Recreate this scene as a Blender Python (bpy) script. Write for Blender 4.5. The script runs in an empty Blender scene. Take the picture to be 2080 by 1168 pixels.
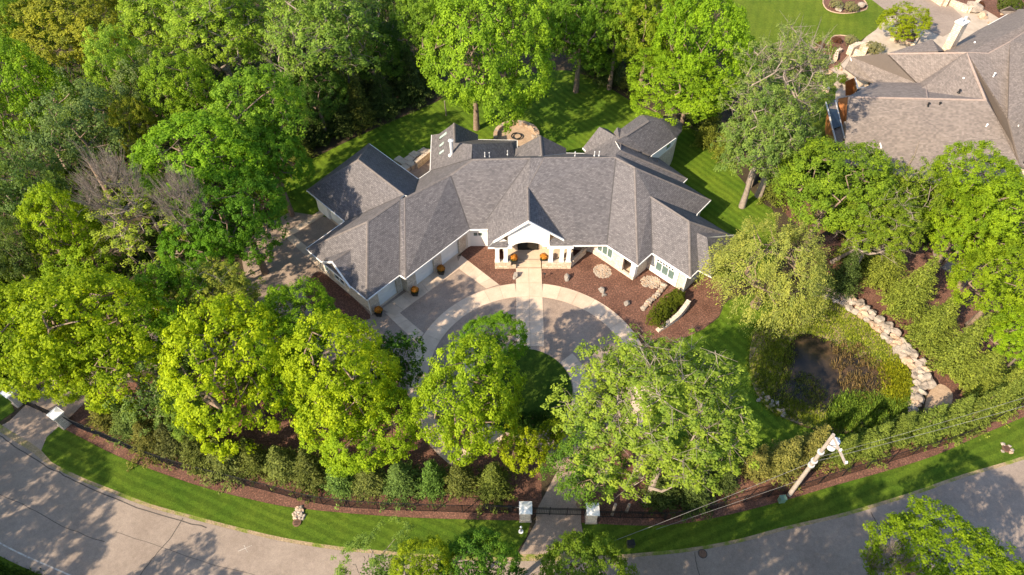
import bpy, math, random
import numpy as np
from math import radians, cos, sin, pi, hypot, atan2, sqrt
from mathutils import Vector, noise
from mathutils.geometry import tessellate_polygon

# ------------------------------------------------------------------ camera, world, sun
SC = bpy.context.scene
COL = SC.collection
CAM_H, PITCH, FPX = 56.0, radians(49.5), 1387.0
cd = bpy.data.cameras.new("camera"); cam = bpy.data.objects.new("camera", cd); COL.objects.link(cam)
cam.location = (0, 0, CAM_H); cam.rotation_euler = (pi/2 - PITCH, 0, 0)
cd.sensor_width = 36.0; cd.lens = 36.0*FPX/2080.0; cd.clip_end = 3000; cd.clip_start = 1
SC.camera = cam
SUN_AZ, SUN_EL = radians(39), radians(35)          # direction the shadows fall (from +X), elevation
wd = bpy.data.worlds.new("World"); SC.world = wd; wd.use_nodes = True
wn = wd.node_tree.nodes; wl = wd.node_tree.links
sky = wn.new("ShaderNodeTexSky"); sky.sky_type = 'NISHITA'; sky.sun_disc = False
sky.sun_elevation = SUN_EL
sdx, sdy = -cos(SUN_AZ), -sin(SUN_AZ)               # towards the sun, in plan
sky.sun_rotation = atan2(sdx, sdy)
bg = wn["Background"]; bg.inputs["Strength"].default_value = 0.15
wl.new(sky.outputs[0], bg.inputs[0])
sl = bpy.data.lights.new("sun", 'SUN'); sl.energy = 5.0; sl.angle = radians(0.6); sl.color = (1.0, 0.84, 0.63)
so = bpy.data.objects.new("sun", sl); COL.objects.link(so)
tosun = Vector((sdx*cos(SUN_EL), sdy*cos(SUN_EL), sin(SUN_EL)))
so.rotation_euler = tosun.to_track_quat('Z', 'Y').to_euler(); so.location = (-60, -60, 90)
SC.view_settings.view_transform = 'Standard'; SC.view_settings.look = 'None'
SC.view_settings.exposure = 1.08; SC.view_settings.gamma = 1.0
SC.render.engine = 'CYCLES'
SC.cycles.max_bounces = 6; SC.cycles.diffuse_bounces = 3; SC.cycles.transmission_bounces = 4
SC.cycles.transparent_max_bounces = 4; SC.cycles.caustics_reflective = False; SC.cycles.caustics_refractive = False

RNG = np.random.default_rng(7); random.seed(7)

# ------------------------------------------------------------------ survey helpers (photo bearings -> world metres)
C0 = np.array([0, 0, CAM_H]); FW = np.array([0, cos(PITCH), -sin(PITCH)]); UP = np.array([0, sin(PITCH), cos(PITCH)])
def ray(px, py): return FW + (px-1040)/FPX*np.array([1., 0, 0]) - (py-584)/FPX*UP
def G(px, py, z=0.0):
    d = ray(px, py); return C0 + d*(z-CAM_H)/d[2]
def proj(p):
    v = np.asarray(p, float)-C0; d = v@FW
    return 1040+FPX*v[0]/d, 584-FPX*(v@UP)/d
def scale_at(p): return FPX/((np.asarray(p, float)-C0)@FW)
def curve(pts, n=6, closed=False):
    P = [np.asarray(p, float) for p in pts]; out = []
    N = len(P); rng_ = range(N if closed else N-1)
    for i in rng_:
        p0 = P[(i-1) % N] if (closed or i > 0) else P[0]; p1 = P[i]; p2 = P[(i+1) % N]
        p3 = P[(i+2) % N] if (closed or i+2 < N) else P[-1]
        for k in range(n):
            t = k/n
            out.append(0.5*((2*p1)+(-p0+p2)*t+(2*p0-5*p1+4*p2-p3)*t*t+(-p0+3*p1-3*p2+p3)*t**3))
    if not closed: out.append(P[-1])
    return out
def gp(pxs, n=1, closed=False):
    P = [G(*p)[:2] for p in pxs]
    return curve(P, n, closed) if n > 1 else P

# ------------------------------------------------------------------ materials
MATS = {}
def mat(name):
    m = bpy.data.materials.new(name); m.use_nodes = True; MATS[name] = m
    nt = m.node_tree; return m, nt, nt.nodes["Principled BSDF"]
def N(nt, typ, **kw):
    n = nt.nodes.new(typ)
    for k, v in kw.items():
        if k in n.inputs: n.inputs[k].default_value = v
        else: setattr(n, k, v)
    return n
def ramp(nt, fac, stops):
    r = nt.nodes.new("ShaderNodeValToRGB"); e = r.color_ramp.elements
    while len(e) < len(stops): e.new(0.5)
    for el, (p, c) in zip(e, stops): el.position = p; el.color = (*c, 1)
    nt.links.new(fac, r.inputs[0]); return r.outputs[0]
def mixc(nt, fac, a, b, mode='MIX'):
    m = nt.nodes.new("ShaderNodeMix"); m.data_type = 'RGBA'; m.blend_type = mode
    for s, v in ((0, fac), (6, a), (7, b)):
        if hasattr(v, 'links') or isinstance(v, bpy.types.NodeSocket): nt.links.new(v, m.inputs[s])
        elif isinstance(v, (tuple, list)): m.inputs[s].default_value = (*v, 1)
        else: m.inputs[s].default_value = v
    return m.outputs[2]
def nz(nt, scale, detail=4, rough=0.6, vec=None, dist=0.0):
    t = N(nt, "ShaderNodeTexNoise", Scale=scale, Detail=detail, Roughness=rough, Distortion=dist)
    if vec is None:
        vec = geo(nt)
    nt.links.new(vec, t.inputs["Vector"]); return t.outputs["Fac"]
def geo(nt):
    g = nt.nodes.get("GEO") or nt.nodes.new("ShaderNodeNewGeometry"); g.name = "GEO"; return g.outputs["Position"]
def bump(nt, b, h, strength=0.4, dist=0.05):
    n = N(nt, "ShaderNodeBump", Strength=strength, Distance=dist); nt.links.new(h, n.inputs["Height"])
    nt.links.new(n.outputs[0], b.inputs["Normal"])
def noisy(name, stops, scale, rough=0.9, fine=None, finestops=None, bumps=None, mode='MULTIPLY', fac=0.6):
    m, nt, b = mat(name)
    c = ramp(nt, nz(nt, scale), stops)
    if fine: c = mixc(nt, fac, c, ramp(nt, nz(nt, fine, 3, 0.7), finestops), mode)
    nt.links.new(c, b.inputs["Base Color"]); b.inputs["Roughness"].default_value = rough
    b.inputs["Specular IOR Level"].default_value = 0.25
    if bumps: bump(nt, b, nz(nt, bumps[0], 3, 0.7), bumps[1], bumps[2])
    return m
GW = [(0.25, (.55, .55, .55)), (0.75, (1.5, 1.5, 1.5))]
noisy("mulch", [(.3, (.095, .045, .030)), (.7, (.160, .082, .057))], 0.5, fine=7, finestops=[(.3, (.30, .30, .32)), (.52, (1, 1, 1)), (.70, (3.0, 2.8, 2.6))], bumps=(12, .8, .08))
noisy("forest_soil", [(.3, (.030, .022, .012)), (.7, (.075, .055, .030))], 0.3, fine=6, finestops=GW, bumps=(6, .8, .1))
noisy("dry_bank", [(.25, (.09, .14, .018)), (.42, (.17, .19, .035)), (.52, (.28, .21, .12)), (.75, (.38, .28, .18))], 0.55, fine=7, finestops=GW, bumps=(7, .8, .12))
noisy("sand", [(.3, (.30, .21, .14)), (.7, (.40, .29, .20))], 1.5, fine=8, finestops=GW)
noisy("white_paint", [(.3, (.74, .73, .70)), (.7, (.82, .81, .78))], 0.6, rough=.55)
noisy("garage_white", [(.3, (.68, .69, .69)), (.7, (.78, .78, .77))], 0.9, rough=.5)
noisy("boulder", [(.3, (.21, .175, .14)), (.7, (.36, .30, .245))], 1.2, fine=7, finestops=GW, bumps=(5, .6, .08))
noisy("boulder_tan", [(.3, (.33, .22, .145)), (.7, (.43, .32, .23))], 1.2, fine=7, finestops=GW, bumps=(5, .6, .08))
noisy("boulder_pale", [(.3, (.25, .215, .175)), (.7, (.37, .32, .265))], 1.2, fine=7, finestops=GW, bumps=(5, .6, .08))
noisy("grey_rock", [(.3, (.16, .14, .12)), (.7, (.30, .27, .24))], 2, fine=9, finestops=GW, bumps=(6, .7, .08))
noisy("bark", [(.3, (.13, .09, .065)), (.7, (.26, .19, .14))], 3, fine=14, finestops=GW, bumps=(12, .6, .04))
noisy("pale_bark", [(.3, (.17, .135, .11)), (.7, (.29, .24, .20))], 3, fine=14, finestops=GW)
noisy("pole_wood", [(.3, (.25, .21, .18)), (.7, (.38, .33, .29))], 2, fine=20, finestops=GW)
noisy("metal_grey", [(.3, (.42, .43, .44)), (.7, (.55, .56, .57))], 3, rough=.4)
noisy("white_enamel", [(.3, (.72, .73, .75)), (.7, (.80, .80, .82))], 3, rough=.35)
noisy("black_metal", [(.3, (.008, .008, .009)), (.7, (.016, .016, .017))], 5, rough=.45)
noisy("black_pot", [(.3, (.015, .015, .016)), (.7, (.03, .03, .03))], 5, rough=.4)
noisy("rust_iron", [(.3, (.10, .055, .035)), (.7, (.19, .11, .07))], 6, rough=.7)
noisy("green_box", [(.3, (.09, .17, .13)), (.7, (.13, .22, .17))], 6, rough=.5)
noisy("orange_wood", [(.3, (.38, .13, .035)), (.7, (.52, .22, .07))], 2.2, rough=.6)
noisy("crack_tar", [(.3, (.05, .043, .038)), (.7, (.10, .085, .075))], 4)
noisy("line_paint", [(.35, (.26, .22, .19)), (.6, (.46, .43, .39))], 3)
noisy("orange_flower", [(.3, (.30, .09, .012)), (.7, (.62, .25, .03))], 9)
noisy("copper_trim", [(.3, (.62, .60, .57)), (.7, (.72, .70, .66))], 2)
noisy("rope_wire", [(.3, (.22, .21, .20)), (.7, (.28, .27, .26))], 2)

def asphalt(name, a, b, speck):
    m, nt, bs = mat(name)
    c = ramp(nt, nz(nt, 0.35, 5), [(.3, a), (.7, b)])
    c = mixc(nt, .55, c, ramp(nt, nz(nt, 22, 2, .8), [(.3, (speck,)*3), (.7, (2-speck,)*3)]), 'MULTIPLY')
    c = mixc(nt, .35, c, ramp(nt, nz(nt, 2.4, 6, .7), GW), 'MULTIPLY')
    nt.links.new(c, bs.inputs["Base Color"]); bs.inputs["Roughness"].default_value = .9
    bs.inputs["Specular IOR Level"].default_value = .3
    bump(nt, bs, nz(nt, 30, 2), .3, .02)
asphalt("road_asphalt", (.212, .167, .135), (.272, .219, .179), .6)
asphalt("drive_aggregate", (.235, .175, .134), (.305, .235, .184), .35)
def concrete(name, a, b):
    m, nt, bs = mat(name)
    c = ramp(nt, nz(nt, 0.8, 5), [(.3, a), (.7, b)])
    oi = N(nt, "ShaderNodeObjectInfo")
    c = mixc(nt, .5, c, ramp(nt, oi.outputs["Random"], [(0, (.84, .83, .82)), (1, (1.14, 1.14, 1.14))]), 'MULTIPLY')
    c = mixc(nt, .4, c, ramp(nt, nz(nt, 16, 3, .8), GW), 'MULTIPLY')
    nt.links.new(c, bs.inputs["Base Color"]); bs.inputs["Roughness"].default_value = .85
    bump(nt, bs, nz(nt, 14, 3), .25, .02)
concrete("concrete", (.44, .335, .245), (.56, .44, .33))
concrete("paver_stone", (.33, .27, .21), (.46, .39, .31))

def shingle(name, cols, soft):
    m, nt, b = mat(name)
    uv = N(nt, "ShaderNodeUVMap", uv_map="UVMap")
    br = N(nt, "ShaderNodeTexBrick", Scale=1.0)
    br.offset = .5; br.inputs["Brick Width"].default_value = .30; br.inputs["Row Height"].default_value = .155
    br.inputs["Mortar Size"].default_value = .022; br.inputs["Mortar Smooth"].default_value = .9; br.inputs["Bias"].default_value = 0
    br.inputs["Color1"].default_value = (*cols[0], 1); br.inputs["Color2"].default_value = (*cols[1], 1); br.inputs["Mortar"].default_value = (*cols[2], 1)
    nt.links.new(uv.outputs[0], br.inputs["Vector"])
    w = N(nt, "ShaderNodeTexWhiteNoise", noise_dimensions='2D')
    sn = N(nt, "ShaderNodeVectorMath", operation='SNAP'); sn.inputs[1].default_value = (.30, .155, 1)
    nt.links.new(uv.outputs[0], sn.inputs[0]); nt.links.new(sn.outputs[0], w.inputs[0])
    c = mixc(nt, soft, br.outputs[0], ramp(nt, w.outputs[0], [(0, (.62, .62, .63)), (1, (1.35, 1.32, 1.3))]), 'MULTIPLY')
    c = mixc(nt, .5, c, ramp(nt, nz(nt, .25, 4), [(.3, (.86, .86, .88)), (.7, (1.12, 1.10, 1.08))]), 'MULTIPLY')
    c = mixc(nt, .35, c, ramp(nt, nz(nt, 9, 3, .8), GW), 'MULTIPLY')
    nt.links.new(c, b.inputs["Base Color"]); b.inputs["Roughness"].default_value = .9
    b.inputs["Specular IOR Level"].default_value = .2
    bump(nt, b, br.outputs["Fac"], -.5, .03)
shingle("shingle", ((.112, .105, .108), (.153, .144, .147), (.058, .053, .054)), .45)
shingle("brown_shingle", ((.172, .145, .127), (.216, .183, .162), (.115, .096, .084)), .5)
noisy("shingle_cap", [(.3, (.12, .105, .10)), (.7, (.17, .15, .14))], 3, fine=8, finestops=GW)
noisy("brown_cap", [(.3, (.25, .19, .16)), (.7, (.31, .24, .20))], 3, fine=8, finestops=GW)
noisy("valley_metal", [(.3, (.055, .05, .05)), (.7, (.08, .075, .072))], 2, rough=.6)

def stonewall(name, a, b2, mo, bw=.42, rh=.2):
    m, nt, b = mat(name)
    uv = N(nt, "ShaderNodeUVMap", uv_map="UVMap")
    br = N(nt, "ShaderNodeTexBrick", Scale=1.0); br.offset = .37; br.squash = 1.4; br.squash_frequency = 3
    br.inputs["Brick Width"].default_value = bw; br.inputs["Row Height"].default_value = rh; br.inputs["Mortar Size"].default_value = .02
    br.inputs["Color1"].default_value = (*a, 1); br.inputs["Color2"].default_value = (*b2, 1); br.inputs["Mortar"].default_value = (*mo, 1)
    nt.links.new(uv.outputs[0], br.inputs["Vector"])
    c = mixc(nt, .5, br.outputs[0], ramp(nt, nz(nt, 5, 4, .7), GW), 'MULTIPLY')
    nt.links.new(c, b.inputs["Base Color"]); b.inputs["Roughness"].default_value = .85
    bump(nt, b, br.outputs["Fac"], -.6, .03)
stonewall("limestone", (.50, .42, .34), (.62, .55, .46), (.34, .28, .22))
stonewall("tan_stone", (.50, .38, .27), (.66, .55, .42), (.28, .20, .14), .5, .25)

m, nt, b = mat("window_glass"); b.inputs["Base Color"].default_value = (.10, .15, .14, 1); b.inputs["Roughness"].default_value = .08
b.inputs["Specular IOR Level"].default_value = .8
m, nt, b = mat("dark_glass"); b.inputs["Base Color"].default_value = (.012, .017, .017, 1); b.inputs["Roughness"].default_value = .06
m, nt, b = mat("skylight_glass"); b.inputs["Base Color"].default_value = (.36, .46, .40, 1); b.inputs["Roughness"].default_value = .12
m, nt, b = mat("pond_water"); b.inputs["Roughness"].default_value = .06; b.inputs["Specular IOR Level"].default_value = .3
c = ramp(nt, nz(nt, .45, 4), [(.35, (.016, .014, .012)), (.55, (.05, .035, .022)), (.72, (.11, .065, .035))])
nt.links.new(c, b.inputs["Base Color"]); bump(nt, b, nz(nt, 5, 3), .12, .03)

def grassmat(name, dark, light, ang, per, amp=.25):
    m, nt, b = mat(name)
    c = ramp(nt, nz(nt, .22, 4), [(.3, dark), (.7, light)])
    mp = N(nt, "ShaderNodeMapping"); mp.inputs["Rotation"].default_value = (0, 0, ang); nt.links.new(geo(nt), mp.inputs[0])
    wv = N(nt, "ShaderNodeTexWave", Scale=2*pi/per/6.2832*0.5, Distortion=2.2); wv.wave_profile = 'SIN'; wv.bands_direction = 'X'
    wv.inputs["Detail"].default_value = 2; wv.inputs["Detail Scale"].default_value = 1.2
    nt.links.new(mp.outputs[0], wv.inputs["Vector"])
    c = mixc(nt, .9, c, ramp(nt, wv.outputs["Fac"], [(.3, (1-amp,)*3), (.7, (1+amp,)*3)]), 'MULTIPLY')
    c = mixc(nt, .7, c, ramp(nt, nz(nt, 2.6, 6, .8), [(.3, (.50, .58, .55)), (.7, (1.6, 1.45, 1.3))]), 'MULTIPLY')
    c = mixc(nt, .7, c, ramp(nt, nz(nt, 16, 3, .8), [(.3, (.5, .55, .5)), (.7, (1.55, 1.5, 1.4))]), 'MULTIPLY')
    nt.links.new(c, b.inputs["Base Color"]); b.inputs["Roughness"].default_value = .95; b.inputs["Specular IOR Level"].default_value = .1
    bump(nt, b, nz(nt, 18, 3, .8), .8, .08)
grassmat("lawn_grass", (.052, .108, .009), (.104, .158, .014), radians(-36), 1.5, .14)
grassmat("verge_grass", (.042, .088, .008), (.088, .132, .014), radians(-68), 1.3, .13)
grassmat("verge_grass_east", (.042, .088, .008), (.092, .134, .014), radians(-112), 1.5, .13)
grassmat("neighbour_grass", (.066, .108, .010), (.110, .148, .016), radians(20), 2.2, .05)
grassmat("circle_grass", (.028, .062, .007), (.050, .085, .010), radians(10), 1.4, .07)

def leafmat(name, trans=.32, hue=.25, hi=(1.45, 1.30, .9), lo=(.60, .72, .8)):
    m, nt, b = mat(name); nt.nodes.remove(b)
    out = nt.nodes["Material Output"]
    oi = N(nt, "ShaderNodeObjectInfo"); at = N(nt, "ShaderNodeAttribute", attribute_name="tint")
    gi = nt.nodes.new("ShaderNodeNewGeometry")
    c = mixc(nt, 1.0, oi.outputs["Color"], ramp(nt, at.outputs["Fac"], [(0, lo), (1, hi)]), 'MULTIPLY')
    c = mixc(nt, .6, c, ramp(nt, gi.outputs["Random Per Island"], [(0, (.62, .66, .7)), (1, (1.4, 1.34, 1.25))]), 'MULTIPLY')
    d = N(nt, "ShaderNodeBsdfPrincipled", Roughness=.55); d.inputs["Specular IOR Level"].default_value = .08
    nt.links.new(c, d.inputs["Base Color"])
    t = N(nt, "ShaderNodeBsdfTranslucent"); tc = mixc(nt, 1, c, (1.5, 1.45, .5), 'MULTIPLY'); nt.links.new(tc, t.inputs[0])
    mx = N(nt, "ShaderNodeMixShader"); mx.inputs[0].default_value = trans
    nt.links.new(d.outputs[0], mx.inputs[1]); nt.links.new(t.outputs[0], mx.inputs[2]); nt.links.new(mx.outputs[0], out.inputs[0])
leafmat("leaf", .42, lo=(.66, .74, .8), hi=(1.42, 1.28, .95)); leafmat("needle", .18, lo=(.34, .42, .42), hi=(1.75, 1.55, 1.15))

# ------------------------------------------------------------------ mesh helpers
def mesh_from(name, V, F, mats, fm=None, uv=None, smooth=False):
    me = bpy.data.meshes.new(name); me.from_pydata([tuple(map(float, v)) for v in V], [], F)
    for m_ in mats: me.materials.append(MATS[m_])
    if fm is not None: me.polygons.foreach_set("material_index", fm)
    if uv is not None:
        l = me.uv_layers.new(name="UVMap"); l.data.foreach_set("uv", np.asarray(uv, np.float32).ravel())
    if smooth: me.polygons.foreach_set("use_smooth", [True]*len(me.polygons))
    me.update(); return me
def np_mesh(name, V, quads, material, tint=None, smooth=False):
    me = bpy.data.meshes.new(name); V = np.asarray(V, np.float32); Q = np.asarray(quads, np.int32); k = Q.shape[1]
    me.vertices.add(len(V)); me.vertices.foreach_set("co", V.ravel())
    me.loops.add(Q.size); me.loops.foreach_set("vertex_index", Q.ravel())
    me.polygons.add(len(Q)); me.polygons.foreach_set("loop_start", np.arange(0, Q.size, k, dtype=np.int32))
    me.materials.append(MATS[material])
    if tint is not None:
        a = me.attributes.new("tint", 'FLOAT', 'POINT'); a.data.foreach_set("value", np.asarray(tint, np.float32))
    if smooth: me.polygons.foreach_set("use_smooth", np.ones(len(Q), bool))
    me.update(calc_edges=True); return me
def link(name, me, parent=None, loc=None):
    o = bpy.data.objects.new(name, me); COL.objects.link(o)
    if parent is not None:
        o.parent = parent
        if loc is None and parent.parent is None: o.location = -Vector(parent.location)      # meshes written in world metres
    if loc is not None: o.location = loc
    return o
def tag(o, label=None, cat=None, group=None, kind=None):
    if label: o["label"] = label
    if cat: o["category"] = cat
    if group: o["group"] = group
    if kind: o["kind"] = kind
    return o
def empty(name, loc, label, cat, group=None):
    o = bpy.data.objects.new(name, None); COL.objects.link(o); o.location = tuple(map(float, loc)); o.empty_display_size = .3
    return tag(o, label, cat, group)

class MB:
    """collects simple solids, builds ONE mesh"""
    def __init__(s): s.V = []; s.F = []; s.M = []; s.UV = []
    def poly(s, pts, mi=0, uv=None):
        k = len(s.V); s.V += [tuple(map(float, p)) for p in pts]; s.F.append(list(range(k, k+len(pts)))); s.M.append(mi)
        if uv is None:
            P = [Vector(map(float, p)) for p in pts]; n = Vector((0, 0, 0))
            for i in range(len(P)): n += P[i].cross(P[(i+1) % len(P)])
            if n.length < 1e-9: n = Vector((0, 0, 1))
            n.normalize()
            u = Vector((0, 0, 1)).cross(n)
            if u.length < .05: u = Vector((1, 0, 0))
            u.normalize(); v = n.cross(u); uv = [(p.dot(u), p.dot(v)) for p in P]
        s.UV += list(uv)
    def hexa(s, p, mi=0):      # p: 4 bottom (ccw) + 4 top
        b, t = p[:4], p[4:]
        s.poly(b[::-1], mi); s.poly(t, mi)
        for i in range(4): j = (i+1) % 4; s.poly([b[i], b[j], t[j], t[i]], mi)
    def box(s, c, dx, dy, dz, rot=0, mi=0, taper=1.0):
        c = np.asarray(c, float); r = np.array([cos(rot), sin(rot), 0]); q = np.array([-sin(rot), cos(rot), 0])
        B = [c+r*a*dx/2+q*b*dy/2 for a, b in ((-1, -1), (1, -1), (1, 1), (-1, 1))]
        T = [c+r*a*dx/2*taper+q*b*dy/2*taper+[0, 0, dz] for a, b in ((-1, -1), (1, -1), (1, 1), (-1, 1))]
        s.hexa(B+T, mi)
    def prism(s, pts2, z0, z1, mi=0, side=None):
        side = mi if side is None else side
        P = [np.asarray(p[:2], float) for p in pts2]
        if area2(P) < 0: P = P[::-1]
        for tri in tessellate_polygon([[Vector((*p, 0)) for p in P]]):
            q = [P[i] for i in tri]
            if area2(q) < 0: q = q[::-1]
            s.poly([(*a, z1) for a in q], mi)
        for i in range(len(P)):
            j = (i+1) % len(P); s.poly([(*P[i], z0), (*P[j], z0), (*P[j], z1), (*P[i], z1)], side)
    def tube(s, path, radii, n=8, mi=0, cap=True):
        path = [np.asarray(p, float) for p in path]; rings = []
        for i, p in enumerate(path):
            d = path[min(i+1, len(path)-1)]-path[max(i-1, 0)]; d /= np.linalg.norm(d)+1e-9
            a = np.cross(d, [0, 0, 1.]); 
            if np.linalg.norm(a) < .1: a = np.cross(d, [1., 0, 0])
            a /= np.linalg.norm(a); b_ = np.cross(d, a); r = radii[i] if hasattr(radii, '__len__') else radii
            rings.append([p+r*(a*cos(2*pi*k/n)+b_*sin(2*pi*k/n)) for k in range(n)])
        for A, B in zip(rings[:-1], rings[1:]):
            for k in range(n): s.poly([A[k], A[(k+1) % n], B[(k+1) % n], B[k]], mi)
        if cap: s.poly(rings[-1], mi); s.poly(rings[0][::-1], mi)
    def build(s, name, mats, parent=None, loc=None, smooth=False):
        if isinstance(mats, str): mats = [mats]
        return link(name, mesh_from(name, s.V, s.F, mats, s.M, s.UV, smooth), parent, loc)
def area2(P): return sum(P[i][0]*P[(i+1) % len(P)][1]-P[(i+1) % len(P)][0]*P[i][1] for i in range(len(P)))
def sheet(name, pts, z, material, thick=0.0):
    mb = MB(); mb.prism(pts, z-max(thick, .003), z, 0)
    # drop walls below ground sheets to keep it thin
    return tag(mb.build(name, material), kind="structure")

# ------------------------------------------------------------------ ground, lawns, beds, drives, road
mb = MB(); S_ = 700
mb.poly([(-S_, -S_, 0), (S_, -S_, 0), (S_, S_, 0), (-S_, S_, 0)])
tag(mb.build("ground", "forest_soil"), kind="structure")

lawn_back = gp([(560, 470), (560, 360), (640, 320), (700, 290), (760, 262), (830, 232), (890, 205), (940, 175), (1080, 150), (1150, 143), (1200, 158), (1240, 180), (1300, 215), (1400, 258), (1440, 290), (1480, 335), (1515, 375), (1545, 410), (1575, 440), (1560, 560), (1450, 560), (1200, 500), (900, 500), (700, 500)], 3, True)
sheet("lawn_behind_house", lawn_back, .010, "lawn_grass")
sheet("lawn_by_pond", gp([(1370, 700), (1420, 672), (1460, 645), (1480, 610), (1560, 600), (1600, 690), (1560, 720), (1545, 780), (1570, 830), (1640, 870), (1740, 880), (1820, 850), (1880, 855), (1800, 900), (1700, 930), (1560, 950), (1440, 975), (1330, 975), (1300, 860), (1330, 760)], 3, True), .014, "lawn_grass")
road_top = [(-260, 700), (-120, 800), (0, 878), (60, 915), (100, 945), (160, 975), (230, 1003), (300, 1030), (380, 1052), (460, 1073), (560, 1097), (640, 1111), (720, 1121), (900, 1136), (1065, 1140), (1230, 1136), (1300, 1131), (1400, 1121), (1500, 1103), (1600, 1076), (1700, 1053), (1780, 1030), (1860, 1005), (1960, 970), (2080, 934), (2250, 870), (2500, 760)]
rt = curve([G(*p)[:2] for p in road_top], 4)
def offset(P, d):
    out = []
    for i in range(len(P)):
        t = P[min(i+1, len(P)-1)]-P[max(i-1, 0)]; t = t/np.hypot(*t); out.append(P[i]+d*np.array([-t[1], t[0]]))
    return out
ROADW = 7.4
def slice_near(P, a, b): # indices of nearest to two pixels
    A = G(*a)[:2]; B = G(*b)[:2]
    return int(np.argmin([np.hypot(*(p-A)) for p in P])), int(np.argmin([np.hypot(*(p-B)) for p in P]))
road = rt+offset(rt, -ROADW)[::-1]
sheet("road", road, .030, "road_asphalt")
sheet("road_shoulder", offset(rt, .55)+rt[::-1], .022, "dry_bank")
sheet("far_verge", offset(rt, -ROADW)+offset(rt, -ROADW-14)[::-1], .018, "verge_grass")
gt_l = [(-250, 660), (-120, 745), (0, 800), (20, 812)]
sheet("verge_far_left", gp(gt_l)+gp([(30, 835), (0, 856), (-120, 790), (-260, 700)]), .018, "verge_grass")
i0, i1 = slice_near(rt, (96, 940), (1046, 1140))
edge = offset(rt, .3)
vl_top = gp([(120, 866), (170, 892), (240, 927), (330, 962), (420, 992), (520, 1017), (600, 1032), (760, 1047), (900, 1054), (1078, 1058)], 3)
sheet("verge_left", vl_top+gp([(1070, 1090), (1050, 1120)])+edge[i0:i1+1][::-1]+gp([(84, 915), (95, 888)]), .026, "verge_grass")
i2, i3 = slice_near(rt, (1190, 1136), (2300, 850))
vr_top = gp([(1181, 1062), (1300, 1068), (1400, 1062), (1500, 1041), (1600, 1015), (1700, 985), (1800, 957), (1900, 925), (1990, 885), (2080, 847), (2250, 770)], 3)
sheet("verge_right", vr_top+edge[i2:i3+1][::-1], .026, "verge_grass_east")
# mulch
fence_l = gp([(136, 860), (224, 896), (296, 928), (380, 956), (441, 972), (545, 998), (597, 1012), (651, 1024), (710, 1031), (768, 1035), (822, 1037), (882, 1039), (940, 1041), (998, 1042), (1055, 1043)], 3)
fence_r = gp([(1210, 1045), (1348, 1056), (1437, 1040), (1538, 1014), (1623, 996), (1708, 968), (1792, 943), (1877, 917), (1940, 897), (1983, 878), (2025, 854), (2080, 826), (2200, 765)], 3)
sheet("mulch_bed_front_left", vl_top+gp([(1100, 1030), (1100, 930), (1040, 880), (860, 850), (700, 800), (480, 790), (300, 770), (140, 800), (110, 840)]), .012, "mulch")
sheet("mulch_bed_front_right", vr_top+gp([(2250, 690), (2080, 760), (1960, 840), (1850, 890), (1700, 930), (1500, 960), (1330, 960), (1230, 850), (1180, 900), (1170, 1030)]), .018, "mulch")
sheet("mulch_bed_east", gp([(1650, 560), (1640, 480), (1800, 470), (1900, 480), (2150, 480), (2300, 700), (2080, 790), (1960, 850), (1880, 850), (1885, 780), (1850, 720), (1790, 660), (1700, 610)]), .016, "mulch")
sheet("mulch_strip_behind", gp([(1400, 240), (1440, 262), (1500, 320), (1560, 380), (1600, 440), (1660, 480), (1680, 440), (1600, 340), (1500, 260), (1420, 225)], 2, True), .020, "mulch")
sheet("mulch_bed_garage", gp([(620, 590), (628, 570), (650, 552), (700, 590), (752, 640), (735, 652), (690, 662), (650, 640), (626, 612)], 3, True), .028, "mulch")
sheet("mulch_bed_entry_left", gp([(936, 519), (960, 480), (1010, 500), (1060, 540), (1049, 575), (1016, 580), (975, 548)]), .024, "mulch")
sheet("mulch_bed_entry_right", gp([(1101, 540), (1160, 500), (1200, 500), (1300, 540), (1420, 540), (1470, 580), (1462, 640), (1430, 668), (1375, 694), (1330, 697), (1292, 684), (1250, 640), (1205, 607), (1153, 585), (1101, 576)]), .024, "mulch")
sheet("sand_patch", gp([(1885, 800), (1910, 780), (1935, 800), (1925, 830), (1880, 845)], 3, True), .028, "sand")
# driveway
sheet("driveway", gp([(520, 470), (590, 430), (720, 450), (760, 520), (940, 520), (980, 560), (1049, 577), (1101, 577), (1160, 586), (1225, 614), (1280, 668), (1300, 740), (1290, 820), (1230, 880), (1190, 930), (1180, 1036), (1180, 1062), (1196, 1140), (1044, 1142), (1088, 1062), (1090, 1036), (1130, 960), (1100, 915), (1000, 870), (860, 830), (740, 760), (560, 700), (330, 740), (200, 790), (140, 850), (100, 900), (84, 920), (96, 945), (0, 880), (-10, 872), (20, 855), (60, 815), (100, 775), (220, 700), (400, 640), (500, 575), (490, 520)]), .020, "drive_aggregate")

RB = np.array([1.80, 36.60])          # centre of the big concrete arc
def arc_pt(c, r, a): return np.array([c[0]+r*cos(a), c[1]+r*sin(a)])
driveP = empty("concrete_paving", (1.8, 48, 0), "pale concrete arc, cross path and bands set in the forecourt before the front door", "paving")
SZ = [.045]
def slab(pts, z=None, m_="concrete", name="slab", parent=None):
    P = [np.asarray(p, float) for p in pts]; c = sum(P)/len(P)
    z = SZ[0] if z is None else z
    P = [p+(c-p)/np.hypot(*(c-p))*.018 for p in P]
    b_ = MB(); b_.prism(P, .012, z); return b_.build(name, m_, parent or driveP)
def arc_slabs(c, r0, r1, a0, a1, n, z=.045):
    for i in range(n):
        A = np.linspace(a0+(a1-a0)*i/n, a0+(a1-a0)*(i+1)/n, 5)
        slab([arc_pt(c, r1, a) for a in A]+[arc_pt(c, r0, a) for a in A[::-1]], z)
XL, XR = G(1048, 577)[0], G(1101, 577)[0]
aL = math.acos((XL-RB[0])/11.85); aR = math.acos((XR-RB[0])/11.85)
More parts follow.
